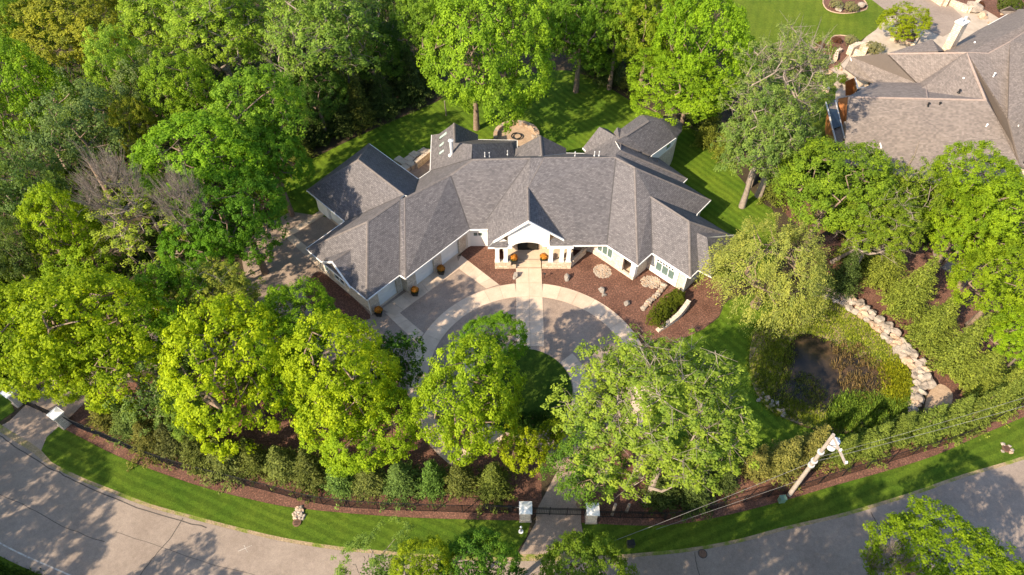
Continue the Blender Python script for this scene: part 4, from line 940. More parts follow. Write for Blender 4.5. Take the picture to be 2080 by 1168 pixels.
YG = (.215, .270, .012); LIME = (.150, .235, .012); GRN = (.098, .168, .012); MID = (.055, .120, .014); DRK = (.030, .075, .012)
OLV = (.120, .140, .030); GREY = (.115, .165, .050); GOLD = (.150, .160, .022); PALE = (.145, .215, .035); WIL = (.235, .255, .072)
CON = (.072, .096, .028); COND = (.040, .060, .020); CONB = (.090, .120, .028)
TREES = [
 # front row beside the drive
 ("maple_a", 72, 690, 112, 132, 8.5, (.180, .240, .014), "yellow-green maple at far left of the front row, above the west gate pillars", "maple_tree"),
 ("maple_c", 220, 685, 128, 168, 9.5, (.200, .258, .012), "tall yellow-green maple second from left in the front row", "maple_tree"),
 ("maple_b", 362, 640, 92, 105, 8.5, GRN, "mid green round maple behind the front row, between two yellow-green ones", "maple_tree"),
 ("loose_a", 330, 785, 86, 88, 6.5, GREY, "dull grey-green loose tree low in the front row, over the spruces", "ash_tree"),
 ("maple_b", 475, 752, 134, 142, 8.0, (.232, .285, .012), "brightest yellow maple, third large one in the front row", "maple_tree"),
 ("oak_b", 440, 600, 76, 64, 9.5, (.20, .22, .04), "pale olive open crown rising behind the brightest yellow maple", "oak_tree"),
 ("maple_a", 590, 660, 84, 80, 9.0, (.125, .205, .012), "fresh green maple beside the dark mulch bed of the garage", "maple_tree"),
 ("maple_c", 700, 770, 120, 146, 8.5, (.210, .268, .012), "yellow-green maple in front of the garage corner", "maple_tree"),
 ("maple_a", 740, 862, 98, 94, 6.5, (.175, .245, .014), "lower lime green maple standing before the yellow one by the garage corner", "maple_tree"),
 ("maple_small", 800, 745, 52, 66, 4.5, (.05, .105, .02), "small dark green tree half hidden at the drive edge", "maple_tree"),
 ("maple_c", 955, 820, 112, 138, 8.0, (.168, .228, .014), "lime green maple on the west side of the grass circle", "maple_tree"),
 ("maple_a", 1002, 692, 64, 56, 8.0, (.10, .185, .014), "upright green top behind the lime maple, reaching over the centre path", "maple_tree"),
 ("maple_small", 1068, 918, 44, 58, 4.0, (.195, .235, .012), "small bright yellow maple beside the mulch near the centre gate", "maple_tree"),
 ("oak_a", 1335, 838, 205, 172, 10.5, (.165, .225, .036), "great spreading oak with open pale limbs right of the centre gate", "oak_tree"),
 ("fine_leaf", 1192, 950, 74, 78, 7.0, (.07, .13, .02), "fine-leaved dark green tree overhanging the centre gate", "elm_tree"),
 ("maple_small", 1130, 880, 34, 34, 3.0, (.16, .21, .012), "little yellow shrub-like maple under the great oak's left edge", "maple_tree"),
 ("maple_b", 590, 775, 62, 84, 6.5, (.13, .205, .014), "green maple filling the gap between the two brightest yellow ones", "maple_tree"),
 ("maple_c", 395, 835, 56, 62, 5.5, (.12, .18, .03), "small soft green tree low between the grey-green and brightest yellow trees", "maple_tree"),
 ("maple_a", 145, 745, 66, 84, 7.0, (.19, .24, .012), "yellow-green filler crown between the two leftmost front maples", "maple_tree"),
 ("maple_b", 1225, 95, 52, 56, 5.0, (.075, .13, .018), "low green understorey tree at the far corner of the back lawn", "maple_tree"),
 ("maple_a", 1140, 40, 48, 60, 9.0, (.10, .165, .018), "green tree tucked between the huge round maple and its right neighbour", "maple_tree"),
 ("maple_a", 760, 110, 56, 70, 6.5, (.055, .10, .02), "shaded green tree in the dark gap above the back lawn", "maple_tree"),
 ("maple_c", 370, 190, 70, 86, 11.0, (.12, .185, .016), "leafy green tree between the plumed pine and the tall light maple", "maple_tree"),
 # bottom edge
 ("loose_a", 775, 1165, 86, 80, 8.0, (.12, .18, .045), "grey-green tree top at the bottom edge over the road, leftmost there", "ash_tree"),
 ("maple_b", 860, 1165, 68, 70, 9.0, (.165, .205, .014), "yellow tree top at the bottom edge between two green ones", "maple_tree"),
 ("maple_b", 975, 1170, 90, 90, 8.0, (.075, .145, .02), "dark green tree top at the bottom edge left of the gate drive", "maple_tree"),
 ("maple_b", 1190, 1190, 105, 84, 8.0, (.11, .16, .02), "olive green rounded tree top at the bottom edge right of the gate drive", "maple_tree"),
 ("maple_d", 1950, 1206, 165, 108, 8.0, (.145, .208, .013), "bright green tree top in the bottom right corner", "maple_tree"),
 # beside and behind the garage
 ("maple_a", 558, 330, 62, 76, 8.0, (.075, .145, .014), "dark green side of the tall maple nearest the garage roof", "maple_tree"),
 ("maple_c", 520, 240, 100, 112, 11.5, (.12, .195, .022), "tall light green maple behind the garage with sunlit top", "maple_tree"),
 ("maple_b", 405, 330, 118, 100, 11.5, (.105, .185, .014), "broad mid green maple left of the tall one behind the garage", "maple_tree"),
 ("maple_a", 492, 440, 84, 100, 8.5, (.060, .130, .014), "deep green maple overhanging the side court", "maple_tree"),
 ("maple_b", 405, 500, 78, 68, 7.5, (.07, .15, .012), "green maple between the dead twigs and the side drive", "maple_tree"),
 ("oak_thin", 305, 448, 104, 90, 8.5, (.17, .21, .03), "half bare tree with grey twigs and sparse yellow-green leaves", "oak_tree"),
 ("maple_b", 130, 470, 66, 88, 8.0, (.15, .21, .012), "yellow-green tree left of the bare grey twigs", "maple_tree"),
 ("maple_small", 160, 555, 62, 50, 7.0, (.14, .20, .014), "low yellow-green crown just behind the second front maple", "maple_tree"),
 ("pine_soft", 155, 280, 92, 112, 10.0, (.085, .125, .048), "soft grey-green pine with feathery plumes, upper left", "pine_tree"),
 ("pine_soft", 45, 400, 72, 100, 9.5, (.085, .125, .04), "second feathery grey pine at the left edge", "pine_tree"),
 ("pine_soft", 20, 520, 60, 80, 7.5, (.075, .105, .03), "dull olive pine low at the left edge above the first front maple", "pine_tree"),
 ("maple_b", 50, 200, 88, 110, 10.5, (.105, .175, .014), "vivid green maple at the left edge of the upper wood", "maple_tree"),
 ("maple_c", 245, 140, 60, 86, 12.0, (.145, .215, .03), "slender pale lime tree with white stems in the upper left wood", "birch_tree"),
 ("pine_soft", 312, 185, 62, 68, 10.5, (.10, .135, .055), "grey-green plumed tree right of the slender lime one", "pine_tree"),
 ("maple_b", 275, 262, 44, 58, 9.5, (.135, .15, .018), "small golden-olive tree between the feathery pine and broad maple", "maple_tree"),
 ("maple_d", 160, 45, 118, 80, 11.5, GOLD, "golden yellow-brown tree at the top left", "maple_tree"),
 ("maple_a", 30, 60, 70, 80, 11.0, (.11, .165, .02), "green tree filling the top left corner", "maple_tree"),
 ("oak_b", 330, 40, 90, 82, 12.0, (.14, .20, .025), "light green open oak left of centre at the top edge", "oak_tree"),
 ("oak_b", 440, 70, 96, 92, 12.0, (.135, .20, .025), "light green open oak with pale limbs above the broad maple", "oak_tree"),
 ("oak_thin", 520, 30, 70, 70, 11.0, (.12, .17, .03), "thin limbed tree at the top edge above the tall light maple", "oak_tree"),
 ("oak_b", 655, 70, 105, 112, 12.5, (.115, .17, .035), "big dull green oak above the garage roof, left of the dark gap", "oak_tree"),
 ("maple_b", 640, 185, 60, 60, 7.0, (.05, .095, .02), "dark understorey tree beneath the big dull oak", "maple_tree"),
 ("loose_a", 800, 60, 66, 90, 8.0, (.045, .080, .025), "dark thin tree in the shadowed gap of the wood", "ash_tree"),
 ("maple_d", 1000, 112, 138, 138, 11.2, (.13, .205, .018), "huge round maple standing alone on the back lawn", "maple_tree"),
 ("maple_b", 870, 30, 66, 70, 12.5, (.10, .16, .02), "mid green tree behind the huge round maple, at the top edge", "maple_tree"),
 ("maple_c", 1180, 60, 66, 92, 9.5, (.085, .15, .016), "green tree right of the huge maple, trunk at the lawn corner", "maple_tree"),
 ("maple_b", 1255, 40, 62, 76, 10.5, (.10, .16, .016), "green wood-edge tree over the dark spruces of the lawn corner", "maple_tree"),
 ("maple_c", 1320, 60, 66, 90, 10.0, (.15, .20, .018), "yellow-green wood-edge tree left of the bright double one", "maple_tree"),
 ("maple_d", 1420, 95, 98, 115, 11.5, (.130, .215, .014), "bright lime tree at the top, nearest the neighbour lawn", "maple_tree"),
 ("maple_a", 1375, 180, 88, 72, 8.5, (.135, .215, .014), "bright lime tree whose crown touches the rear tower roof", "maple_tree"),
 ("maple_small", 1515, 118, 44, 36, 8.0, (.14, .22, .012), "small bright crown at the edge of the neighbour lawn shadow", "maple_tree"),
 ("oak_thin", 1590, 180, 95, 112, 13.5, (.13, .17, .055), "half bare tree with white dead branches before the neighbour house", "oak_tree"),
 ("oak_b", 1552, 290, 84, 98, 9.5, (.125, .185, .05), "grey-green leafy lower crown on the thick leaning pale trunk", "oak_tree"),
 ("maple_small", 1635, 130, 46, 34, 12.0, (.11, .16, .05), "thin leafy branch tips reaching toward the neighbour patio", "maple_tree"),
 ("maple_a", 1838, 46, 42, 34, 3.2, (.185, .225, .012), "small bright mushroom-shaped tree in the square stone planter", "maple_tree"),
 ("maple_b", 1700, 372, 112, 86, 10.0, (.13, .185, .020), "broad olive-green tree in front of the neighbour house roof", "maple_tree"),
 ("oak_b", 1785, 455, 78, 66, 8.5, (.125, .175, .02), "lower olive-green tree right of the willow's top", "oak_tree"),
 ("loose_a", 1850, 400, 62, 80, 9.0, (.13, .18, .022), "loose tree with bent pale branches over the neighbour roof edge", "ash_tree"),
 ("maple_a", 1985, 375, 82, 76, 9.5, (.145, .208, .013), "bright green upper crown at the right below the brown roof", "maple_tree"),
 ("maple_b", 2045, 455, 95, 90, 9.5, (.145, .208, .013), "bright green crown at the right edge, middle of three", "maple_tree"),
 ("maple_a", 1955, 460, 74, 70, 8.0, (.145, .208, .013), "bright green crown left of the right-edge trio, above the crossed trunks", "maple_tree"),
 ("maple_b", 2040, 580, 92, 86, 8.5, (.145, .208, .013), "bright green crown at the right edge above the round mulch", "maple_tree"),
 ("maple_a", 2075, 680, 62, 62, 7.0, (.15, .22, .012), "lowest bright green crown at the right edge", "maple_tree"),
 ("willow", 1565, 548, 104, 112, 5.6, WIL, "weeping willow with feathery yellow-green strands beside the pond", "willow_tree"),
]
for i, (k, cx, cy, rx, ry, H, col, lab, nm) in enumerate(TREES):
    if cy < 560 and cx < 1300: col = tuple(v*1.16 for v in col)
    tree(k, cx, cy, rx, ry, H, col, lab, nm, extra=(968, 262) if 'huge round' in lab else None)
# dead twiggy crowns
def dead(cx, cy, rx, H, lab, key="dead_a"):
    p = PROTO[key]; c = G(cx, cy, H); k = rx/scale_at(c)/p["R"]; t = empty("bare_tree", (c[0], c[1], 0), lab, "tree"); q = link("branches", p["trunk"], t, (0, 0, 0)); q.scale = (k, k, H/p["H"]*.95); t.rotation_euler.z = random.uniform(0, 6)
dead(236, 395, 56, 12.6, "bare grey twigs of a dead crown, left part of the half bare tree")
dead(375, 420, 42, 11.8, "bare grey twigs poking up beside the deep green maple")
dead(1600, 160, 70, 15.0, "white leafless branches in front of the neighbour's patio", "dead_b")
dead(1800, 1155, 40, 7.5, "pale bare shrub top at the bottom edge, left of the bright corner tree")
dead(590, 110, 46, 11.5, "bare limbs inside the dull oak at the top", "dead_b")
# wood beyond the upper frame and off-frame trees across the road whose shadows fall on it
WN = ["first", "second", "third", "fourth", "fifth", "sixth", "seventh", "eighth", "ninth", "tenth", "eleventh", "twelfth"]
for i, (x, y) in enumerate([(-92, 128), (-80, 136), (-66, 129), (-52, 137), (-40, 130), (-27, 138), (-14, 131), (-2, 139), (10, 132), (20, 141), (92, 118), (86, 60)]):
    k = ["maple_b", "maple_a", "maple_c"][i % 3]; p = PROTO[k]; t, tr = put_tree(k, (x, y), 1.5, 1.4, (MID, GRN, (.11, .17, .02))[i % 3], f"tall tree of the wood beyond the photo's edge, {WN[i]} from the west", "tree", "trees of the wood beyond the upper edge", "maple_tree", lift=10.5); tr.scale = (1.4, 1.4, 10.5/p["H"])
SHADE = [(-55, 13, 9.5, 1.3, "maple_b", "largest at the far left"), (-50, 9, 9.0, 1.1, "maple_a", "right of the largest left one"), (-58, 20, 10, 1.2, "maple_c", "farthest west along the road"), (-35, 10.5, 6.4, .62, "maple_a", "low small one left of the road crack"), (-30.5, 10, 5.6, .5, "maple_c", "smallest one below the road crack"),
 (-4, 6, 12, 1.25, "maple_b", "just left of the gate drive"), (4, 6, 12, 1.3, "maple_a", "opposite the gate drive"), (-62, 32, 10, 1.1, "maple_a", "beyond the west gate at the far left"), (11.5, 6.5, 12, 1.3, "maple_b", "right of the gate drive"), (18.5, 7, 11.5, 1.3, "maple_c", "left of the bright corner tree"), (8, 0, 12, 1.3, "maple_b", "behind the two opposite the gate drive")]
for i, (x, y, H, s, k, d_) in enumerate(SHADE):
    p = PROTO[k]; t, tr = put_tree(k, (x, y), s, s, GRN, "roadside maple below the frame, "+d_, "tree", "roadside maples below the frame", "maple_tree", lift=H); tr.scale = (s, s, H/p["H"])

# spruce row behind the front fence, west part
wl_ = [(212, 838), (256, 860), (300, 888), (348, 892), (400, 916), (454, 932), (514, 932), (570, 944), (628, 956), (688, 972), (746, 972), (812, 975), (878, 975), (933, 975), (1002, 980)]
ORD = ["first", "second", "third", "fourth", "fifth", "sixth", "seventh", "eighth", "ninth", "tenth", "eleventh", "twelfth", "thirteenth", "fourteenth", "fifteenth", "sixteenth"]
ks = ["spruce_a", "spruce_b", "spruce_c"]
for i, (x, y) in enumerate(wl_):
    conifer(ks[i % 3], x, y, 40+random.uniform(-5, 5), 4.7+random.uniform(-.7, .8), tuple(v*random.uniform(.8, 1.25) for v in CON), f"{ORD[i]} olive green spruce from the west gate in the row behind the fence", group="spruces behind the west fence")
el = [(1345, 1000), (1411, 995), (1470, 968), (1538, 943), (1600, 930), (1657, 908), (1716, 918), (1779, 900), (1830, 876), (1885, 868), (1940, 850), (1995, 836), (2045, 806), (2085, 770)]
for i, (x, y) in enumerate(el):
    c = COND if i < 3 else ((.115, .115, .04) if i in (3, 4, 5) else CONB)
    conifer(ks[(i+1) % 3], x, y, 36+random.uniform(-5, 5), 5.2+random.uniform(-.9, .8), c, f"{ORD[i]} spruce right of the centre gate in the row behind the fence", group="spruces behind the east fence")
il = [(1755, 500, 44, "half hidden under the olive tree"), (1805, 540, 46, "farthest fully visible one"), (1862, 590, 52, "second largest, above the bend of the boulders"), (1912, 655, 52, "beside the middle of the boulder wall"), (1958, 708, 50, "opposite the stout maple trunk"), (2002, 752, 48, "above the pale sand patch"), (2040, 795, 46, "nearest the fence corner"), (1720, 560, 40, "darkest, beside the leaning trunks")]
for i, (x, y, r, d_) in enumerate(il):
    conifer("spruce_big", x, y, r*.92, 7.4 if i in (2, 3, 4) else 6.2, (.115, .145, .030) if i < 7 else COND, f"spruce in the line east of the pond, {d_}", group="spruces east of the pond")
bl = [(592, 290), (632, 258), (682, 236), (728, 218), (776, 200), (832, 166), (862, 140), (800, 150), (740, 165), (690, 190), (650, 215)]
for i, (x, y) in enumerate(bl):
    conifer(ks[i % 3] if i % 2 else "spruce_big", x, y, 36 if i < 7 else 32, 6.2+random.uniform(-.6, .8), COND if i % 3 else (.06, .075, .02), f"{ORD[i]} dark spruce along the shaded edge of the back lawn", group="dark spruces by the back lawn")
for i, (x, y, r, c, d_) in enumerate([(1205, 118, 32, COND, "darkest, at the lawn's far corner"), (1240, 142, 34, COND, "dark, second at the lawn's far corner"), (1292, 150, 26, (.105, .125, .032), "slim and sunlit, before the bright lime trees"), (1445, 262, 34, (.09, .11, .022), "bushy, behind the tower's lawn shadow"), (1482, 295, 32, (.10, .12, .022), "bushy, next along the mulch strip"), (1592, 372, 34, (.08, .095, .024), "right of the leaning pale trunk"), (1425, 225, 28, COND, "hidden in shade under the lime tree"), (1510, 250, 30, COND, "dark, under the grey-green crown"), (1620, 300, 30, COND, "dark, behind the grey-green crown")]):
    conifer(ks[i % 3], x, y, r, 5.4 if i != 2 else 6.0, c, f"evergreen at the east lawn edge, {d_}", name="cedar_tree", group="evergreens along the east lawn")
# leaning pale trunks seen below crowns
def lean(p, q, h0_, r, lab, nm="tree_trunk"):
    A = G(*p); B = G(*q, h0_); t = MB(); t.tube([A-[0, 0, .1], A+(B-A)*.25+[.05, 0, 0], A+(B-A)*.6, B], [r*1.35, r, r*.85, r*.7], 9); return tag(t.build(nm, "pale_bark", smooth=True), lab, "tree trunk")
lean((1541, 398), (1575, 300), 6.5, .40, "thick leaning pale trunk on the mulch strip by the east lawn")
lean((1312, 1022), (1345, 935), 6.0, .30, "grey oak trunk leaning right, rooted behind the east fence")
lean((1900, 546), (1935, 500), 4.0, .20, "left one of two crossed pale trunks by the round garden path"); lean((1903, 546), (1948, 508), 4.2, .20, "right one of two crossed pale trunks by the round garden path")
lean((1966, 660), (1985, 640), 2.6, .26, "stout short trunk on the brown mulch under the right-edge crowns"); lean((2040, 750), (2070, 722), 3.4, .12, "thin slanted trunk on the mulch by the fence corner")
lean((1690, 532), (1735, 508), 3.6, .22, "slanted grey trunk right of the willow"); lean((906, 234), (903, 205), 3.2, .10, "thin young trunk on the back lawn, left of the huge maple")
def limb(pts, r, lab):
    t = MB(); t.tube([G(*p) for p in pts], [r*(1-.75*i/(len(pts)-1)) for i in range(len(pts))], 7); tag(t.build("bare_limb", "pale_bark", smooth=True), lab, "branch")
limb([(1318, 990, 5.0), (1345, 998, 5.2), (1372, 985, 6.0), (1396, 968, 7.0)], .15, "bare forked limb reaching right from the leaning oak trunk")
limb([(1838, 360, 7), (1846, 335, 9), (1858, 315, 10.5), (1868, 285, 12.5)], .16, "bare pale limb rising over the brown neighbour roof")
# shrubs
def shrub(cx, cy, r, h, color, lab, name="round_shrub", key="dome_bush", group=None, z=0):
    p = PROTO[key]; c = G(cx, cy, h*.5); k = r/scale_at(c)/p["R"]; t = empty(name, (c[0], c[1], 0), lab, "shrub", group); t.rotation_euler.z = random.uniform(0, 6)
    q = link("foliage", p["crown"], t, (0, 0, h*.45)); q.scale = (k, k, h*.5/p["V"]); q.color = jcol(color)
    q = link("stem", p["trunk"], t, (0, 0, 0)); q.scale = (k, k, h*.45/p["H"])
for i, (x, y, d_) in enumerate([(1332, 649, "nearest the grass"), (1343, 636, "second from the grass"), (1353, 624, "middle one"), (1364, 613, "second from the house"), (1375, 605, "touching the house corner")]):
    shrub(x, y, 17, 1.5, (.10, .13, .014), f"clipped yellow-green yew bush between the stone walls, {d_}", "yew_bush", group="yew bushes between the stone walls")
for i, (x, y, r, d_) in enumerate([(1699, 8, 12, "left one in the farther bed"), (1729, 15, 12, "right one in the farther bed"), (1728, 82, 11, "small one at the point of the nearer bed"), (1648, 122, 16, "large pale one in the nearer bed"), (1775, 98, 18, "widest, by the stone retaining wall")]):
    shrub(x, y, r, 1.4, (.22, .23, .13), f"grey-green clipped dome shrub, {d_}", "dome_shrub", group="dome shrubs of the neighbour garden")
shrub(1711, 163, 9, 1.2, (.11, .17, .012), "small green ball shrub by the neighbour's timber gable", "ball_shrub"); shrub(2050, 12, 24, 2.5, (.07, .10, .02), "green juniper beside the upper right garden rocks", "juniper")
for i, (x, y) in enumerate([(1062, 848), (1084, 845), (1106, 843), (1052, 862), (1075, 862), (1135, 860)]):
    shrub(x, y, 11, 1.0, DRK, "dark round boxwood south of the grass circle, "+["first from left at the back","second at the back","third at the back","front left one","front middle one","front right one beside the yellow shrub maple"][i], "boxwood", group="boxwoods south of the grass circle")

# ------------------------------------------------------------------ gate pillars, gates, fences
def pillar(px, rot, lab, h=2.0, w=.95):
    c = G(*px); p = empty("gate_pillar", (c[0], c[1], 0), lab, "gate pillar", "gate pillars")
    t = MB(); t.box((0, 0, 0), w*.86, w*.86, h*.86, rot); t.build("shaft", "limestone", p, (0, 0, 0))
    t = MB(); t.box((0, 0, h*.86), w, w, .10, rot); t.box((0, 0, h*.86+.10), w*1.12, w*1.12, .10, rot); t.box((0, 0, h*.86+.20), w*1.06, w*1.06, .2, rot, taper=.12); t.build("cap", "white_paint", p, (0, 0, 0))
    t = MB(); t.box((0, 0, 0), w*1.05, w*1.05, .12, rot); t.build("plinth", "paver_stone", p, (0, 0, 0))
    return c
pc1 = pillar((1067, 1050), 0, "white capped stone pillar left of the centre gate"); pc2 = pillar((1200, 1053), 0, "white capped stone pillar right of the centre gate")
pw1 = pillar((40, 817), -.55, "white capped stone pillar at the far left, outer side of the west gate"); pw2 = pillar((133, 861), -.55, "white capped stone pillar on the inner side of the west gate, by the fence start")
def picket_run(A, B, h, name, lab, cat, group=None, gap=.14, panels=1, thick=.022):
    A, B = np.array(A[:2], float), np.array(B[:2], float); L = np.hypot(*(B-A)); d = (B-A)/L; rot = atan2(d[1], d[0])
    e = empty(name, (A[0], A[1], 0), lab, cat, group)
    for z in (.12, h-.28, h-.05):
        t = MB(); m_ = (B-A)/2; t.box((m_[0], m_[1], z), L, .045, .045, rot); t.build("rail", "black_metal", e, (0, 0, 0))
    n = int(L/gap); base = MB(); base.box((0, 0, .06), thick, thick, h-.06); me = mesh_from("picket", base.V, base.F, ["black_metal"], base.M, base.UV)
    for i in range(n+1):
        q = d*L*i/n; link("picket", me, e, (q[0], q[1], 0))
    for i in range(panels+1):
        q = d*L*i/panels; t = MB(); t.box((q[0], q[1], 0), .08, .08, h+.1, rot); t.build("post", "black_metal", e, (0, 0, 0))
    return e
picket_run(pc1+[.6, .25, 0], pc2+[-.55, .25, 0], 1.35, "driveway_gate", "black metal picket gate closed between the centre pillars", "gate", panels=3)
picket_run(pc1+[-.7, .35, 0], pc1+[-3.4, .55, 0], 1.3, "picket_fence", "short black picket panel left of the centre pillars with gate opener", "fence")
picket_run(pc2+[.6, .1, 0], G(1348, 1056)+[0, .1, 0], 1.3, "picket_fence", "black picket fence running right of the centre pillars under the oak", "fence", panels=3)
picket_run(pw1+[.5, -.2, 0], pw2+[-.4, .3, 0], 1.4, "driveway_gate", "black metal picket gate between the two west pillars", "gate", panels=2)
picket_run(pw1+[-.4, .5, 0], pw1+[-7, 5, 0], 1.3, "picket_fence", "black picket fence leaving the far left pillar", "fence", panels=3)
def chain_fence(P, h, lab):
    P = [np.asarray(p, float) for p in P]; seg = [0]
    for a, b_ in zip(P[:-1], P[1:]): seg.append(seg[-1]+np.hypot(*(b_-a)))
    at_ = lambda s: np.array([np.interp(s, seg, [p[0] for p in P]), np.interp(s, seg, [p[1] for p in P])])
    L = seg[-1]; e = empty("chain_link_fence", (P[0][0], P[0][1], 0), lab, "fence"); o = P[0]
    n = int(L/2.35); t = MB(); t.tube([(0, 0, 0), (0, 0, h+.05)], .042, 7); t.tube([(0, 0, h+.05), (0, 0, h+.12)], [.05, .02], 7); me = mesh_from("post", t.V, t.F, ["black_metal"], t.M, t.UV)
    for i in range(n+1):
        q = at_(L*i/n)-o; link("post", me, e, (q[0], q[1], 0))
    for z, r in ((h, .028), (.06, .012)):
        t = MB(); t.tube([np.append(at_(s)-o, z) for s in np.linspace(0, L, n*2)], r, 5, cap=False); t.build("rail", "black_metal", e, (0, 0, 0))
    st = .13; k = int(L/st); V = []; Q = []; w = .007
    for i in range(k):
        for sgn in (1, -1):
            s0 = i*st; s1 = s0+sgn*h*.9
            if not 0 <= s1 <= L: continue
            a = np.append(at_(s0)-o, .05); b_ = np.append(at_(s1)-o, h); b0 = len(V)
            V += [a+[0, 0, w], a-[0, 0, w], b_-[0, 0, w], b_+[0, 0, w], a+[w, w, 0], a-[w, w, 0], b_-[w, w, 0], b_+[w, w, 0]]; Q += [[b0, b0+1, b0+2, b0+3], [b0+4, b0+5, b0+6, b0+7]]
    m_ = link("wire_mesh", np_mesh("wire_mesh", V, Q, "black_metal"), e, (0, 0, 0)); m_["kind"] = "stuff"
chain_fence(fence_l, 1.45, "long black chain link fence curving from the west gate to the centre gate")
chain_fence([G(1350, 1056)[:2]]+fence_r[3:], 1.45, "black chain link fence curving up behind the east verge to the right edge")
# pond-side fence far right
chain_fence([G(2000, 700)[:2], G(2040, 760)[:2], G(2080, 800)[:2]], 1.3, "short black fence piece on the mulch east of the spruces")

# ------------------------------------------------------------------ utility pole and wires
pb = G(1603, 1005); up = empty("utility_pole", (pb[0], pb[1], 0), "tall pale wooden utility pole with crossarm and white transformer by the east verge", "utility pole")
t = MB(); t.tube([(0, 0, 0), (0, 0, 5), (0, 0, 10.6)], [.19, .165, .125], 14); t.build("pole", "pole_wood", up, (0, 0, 0))
top = np.array([0, 0, 10.45]); tipw = G(1718, 943, 10.4)-pb; tipw[2] = 10.4
ar = tipw-top; ar = ar/np.linalg.norm(ar)*min(np.linalg.norm(ar), 3.2)
t = MB(); a_, b_ = top-ar*.04, top+ar; s_ = np.cross(ar/np.linalg.norm(ar), [0, 0, 1.])*.065
t.hexa([a_-s_-[0, 0, .09], a_+s_-[0, 0, .09], b_+s_-[0, 0, .09], b_-s_-[0, 0, .09], a_-s_+[0, 0, .09], a_+s_+[0, 0, .09], b_+s_+[0, 0, .09], b_-s_+[0, 0, .09]]); t.build("crossarm", "pole_wood", up, (0, 0, 0))
t = MB(); t.tube([top-[0, 0, 1.3], top+ar*.5], .05, 6); t.build("brace", "pole_wood", up, (0, 0, 0))
for f in (.55, .98):
    t = MB(); q = top+ar*f+[0, 0, .08]; t.tube([q, q+[0, 0, .12], q+[0, 0, .25]], [.06, .10, .05], 8); t.build("insulator", "white_enamel", up, (0, 0, 0))
t = MB(); q = np.array([.48, -.05, 8.6]); t.tube([q, q+[0, 0, .1], q+[0, 0, 1.15], q+[0, 0, 1.3]], [.28, .33, .33, .2], 14); tr_ = t.build("transformer", "white_enamel", up, (0, 0, 0))
t = MB(); t.tube([q+[.1, 0, 1.3], q+[.1, 0, 1.55]], [.06, .04], 8); x = t.build("bushing", "metal_grey", tr_); x.location = (0, 0, 0)
for z in (5.6, 6.3, 7.8):
    t = MB(); t.tube([(0, 0, z), (0, 0, z+.14)], .26, 12); t.build("bracket", "metal_grey", up, (0, 0, 0))
def wire(a, b_, sag, r, lab):
    a, b_ = np.array(a, float), np.array(b_, float); P = [a+(b_-a)*t_-[0, 0, 4*sag*t_*(1-t_)] for t_ in np.linspace(0, 1, 14)]
    t = MB(); t.tube(P, r, 4); tag(t.build("overhead_wire", "rope_wire"), lab, "cable")
wire(pb+[0, 0, 6.3], G(1195, 1118, 6.0), .3, .014, "thick grey overhead wire from the pole down to the lower left over the verge"); wire(G(1195, 1118, 6.0), G(900, 1240, 6.0), .1, .014, "thick grey overhead wire continuing below the olive tree top")
wire(pb+[0, 0, 2.9], G(1333, 1075, 2.4), .1, .012, "thin lower wire from the pole toward the centre gate fence")
wire(pb+[0, 0, 6.2], G(2200, 790, 6.0), .4, .014, "thin overhead wire from the pole to the upper right over the spruces")
wire(pb+[0, 0, 6.9], G(2200, 770, 6.9), .4, .012, "upper thin overhead wire from the pole to the right edge")

# ------------------------------------------------------------------ boulders
def rock_mesh(name, seed, m_, flat=.7):
    import bmesh
    bm = bmesh.new(); bmesh.ops.create_icosphere(bm, subdivisions=2, radius=1.0); me = bpy.data.meshes.new(name)
    for v in bm.verts:
        n = noise.noise(v.co*1.1+Vector((seed*5.1, 0, 0)))*.6+noise.noise(v.co*2.7+Vector((seed*2.1, 3, 0)))*.25
        v.co *= 1+n; v.co.z *= flat
    for f in bm.faces: f.smooth = False
    bm.to_mesh(me); bm.free(); me.materials.append(MATS[m_]); return me
ROCK = [rock_mesh("boulder_mesh", i, ("boulder", "boulder_pale", "boulder_tan", "boulder", "boulder_tan", "boulder_pale")[i % 6]) for i in range(9)]
GREYR = [rock_mesh("rock_mesh", i+20, "grey_rock", .9) for i in range(4)]
def place_rock(name, me, p, s, parent, z=None, sq=1.0):
    o = link(name, me, parent, (p[0], p[1], (s*.35 if z is None else z))); o.scale = (s*random.uniform(.85, 1.15), s*random.uniform(.75, 1.0), s*sq*random.uniform(.8, 1.05)); o.rotation_euler = (random.uniform(-.3, .3), random.uniform(-.3, .3), random.uniform(0, 6)); return o
wallpx = [(1655, 590), (1690, 600), (1727, 620), (1760, 645), (1790, 668), (1820, 698), (1840, 722), (1862, 748), (1870, 775), (1872, 800), (1862, 825), (1848, 842)]
wp = curve([G(*p)[:2] for p in wallpx], 8); o_ = wp[0]
bw = empty("boulder_wall", (o_[0], o_[1], 0), "curving retaining wall of big pale boulders east of the pond", "boulder wall")
seg = np.cumsum([0]+[np.hypot(*(b_-a)) for a, b_ in zip(wp[:-1], wp[1:])]); Lw = seg[-1]
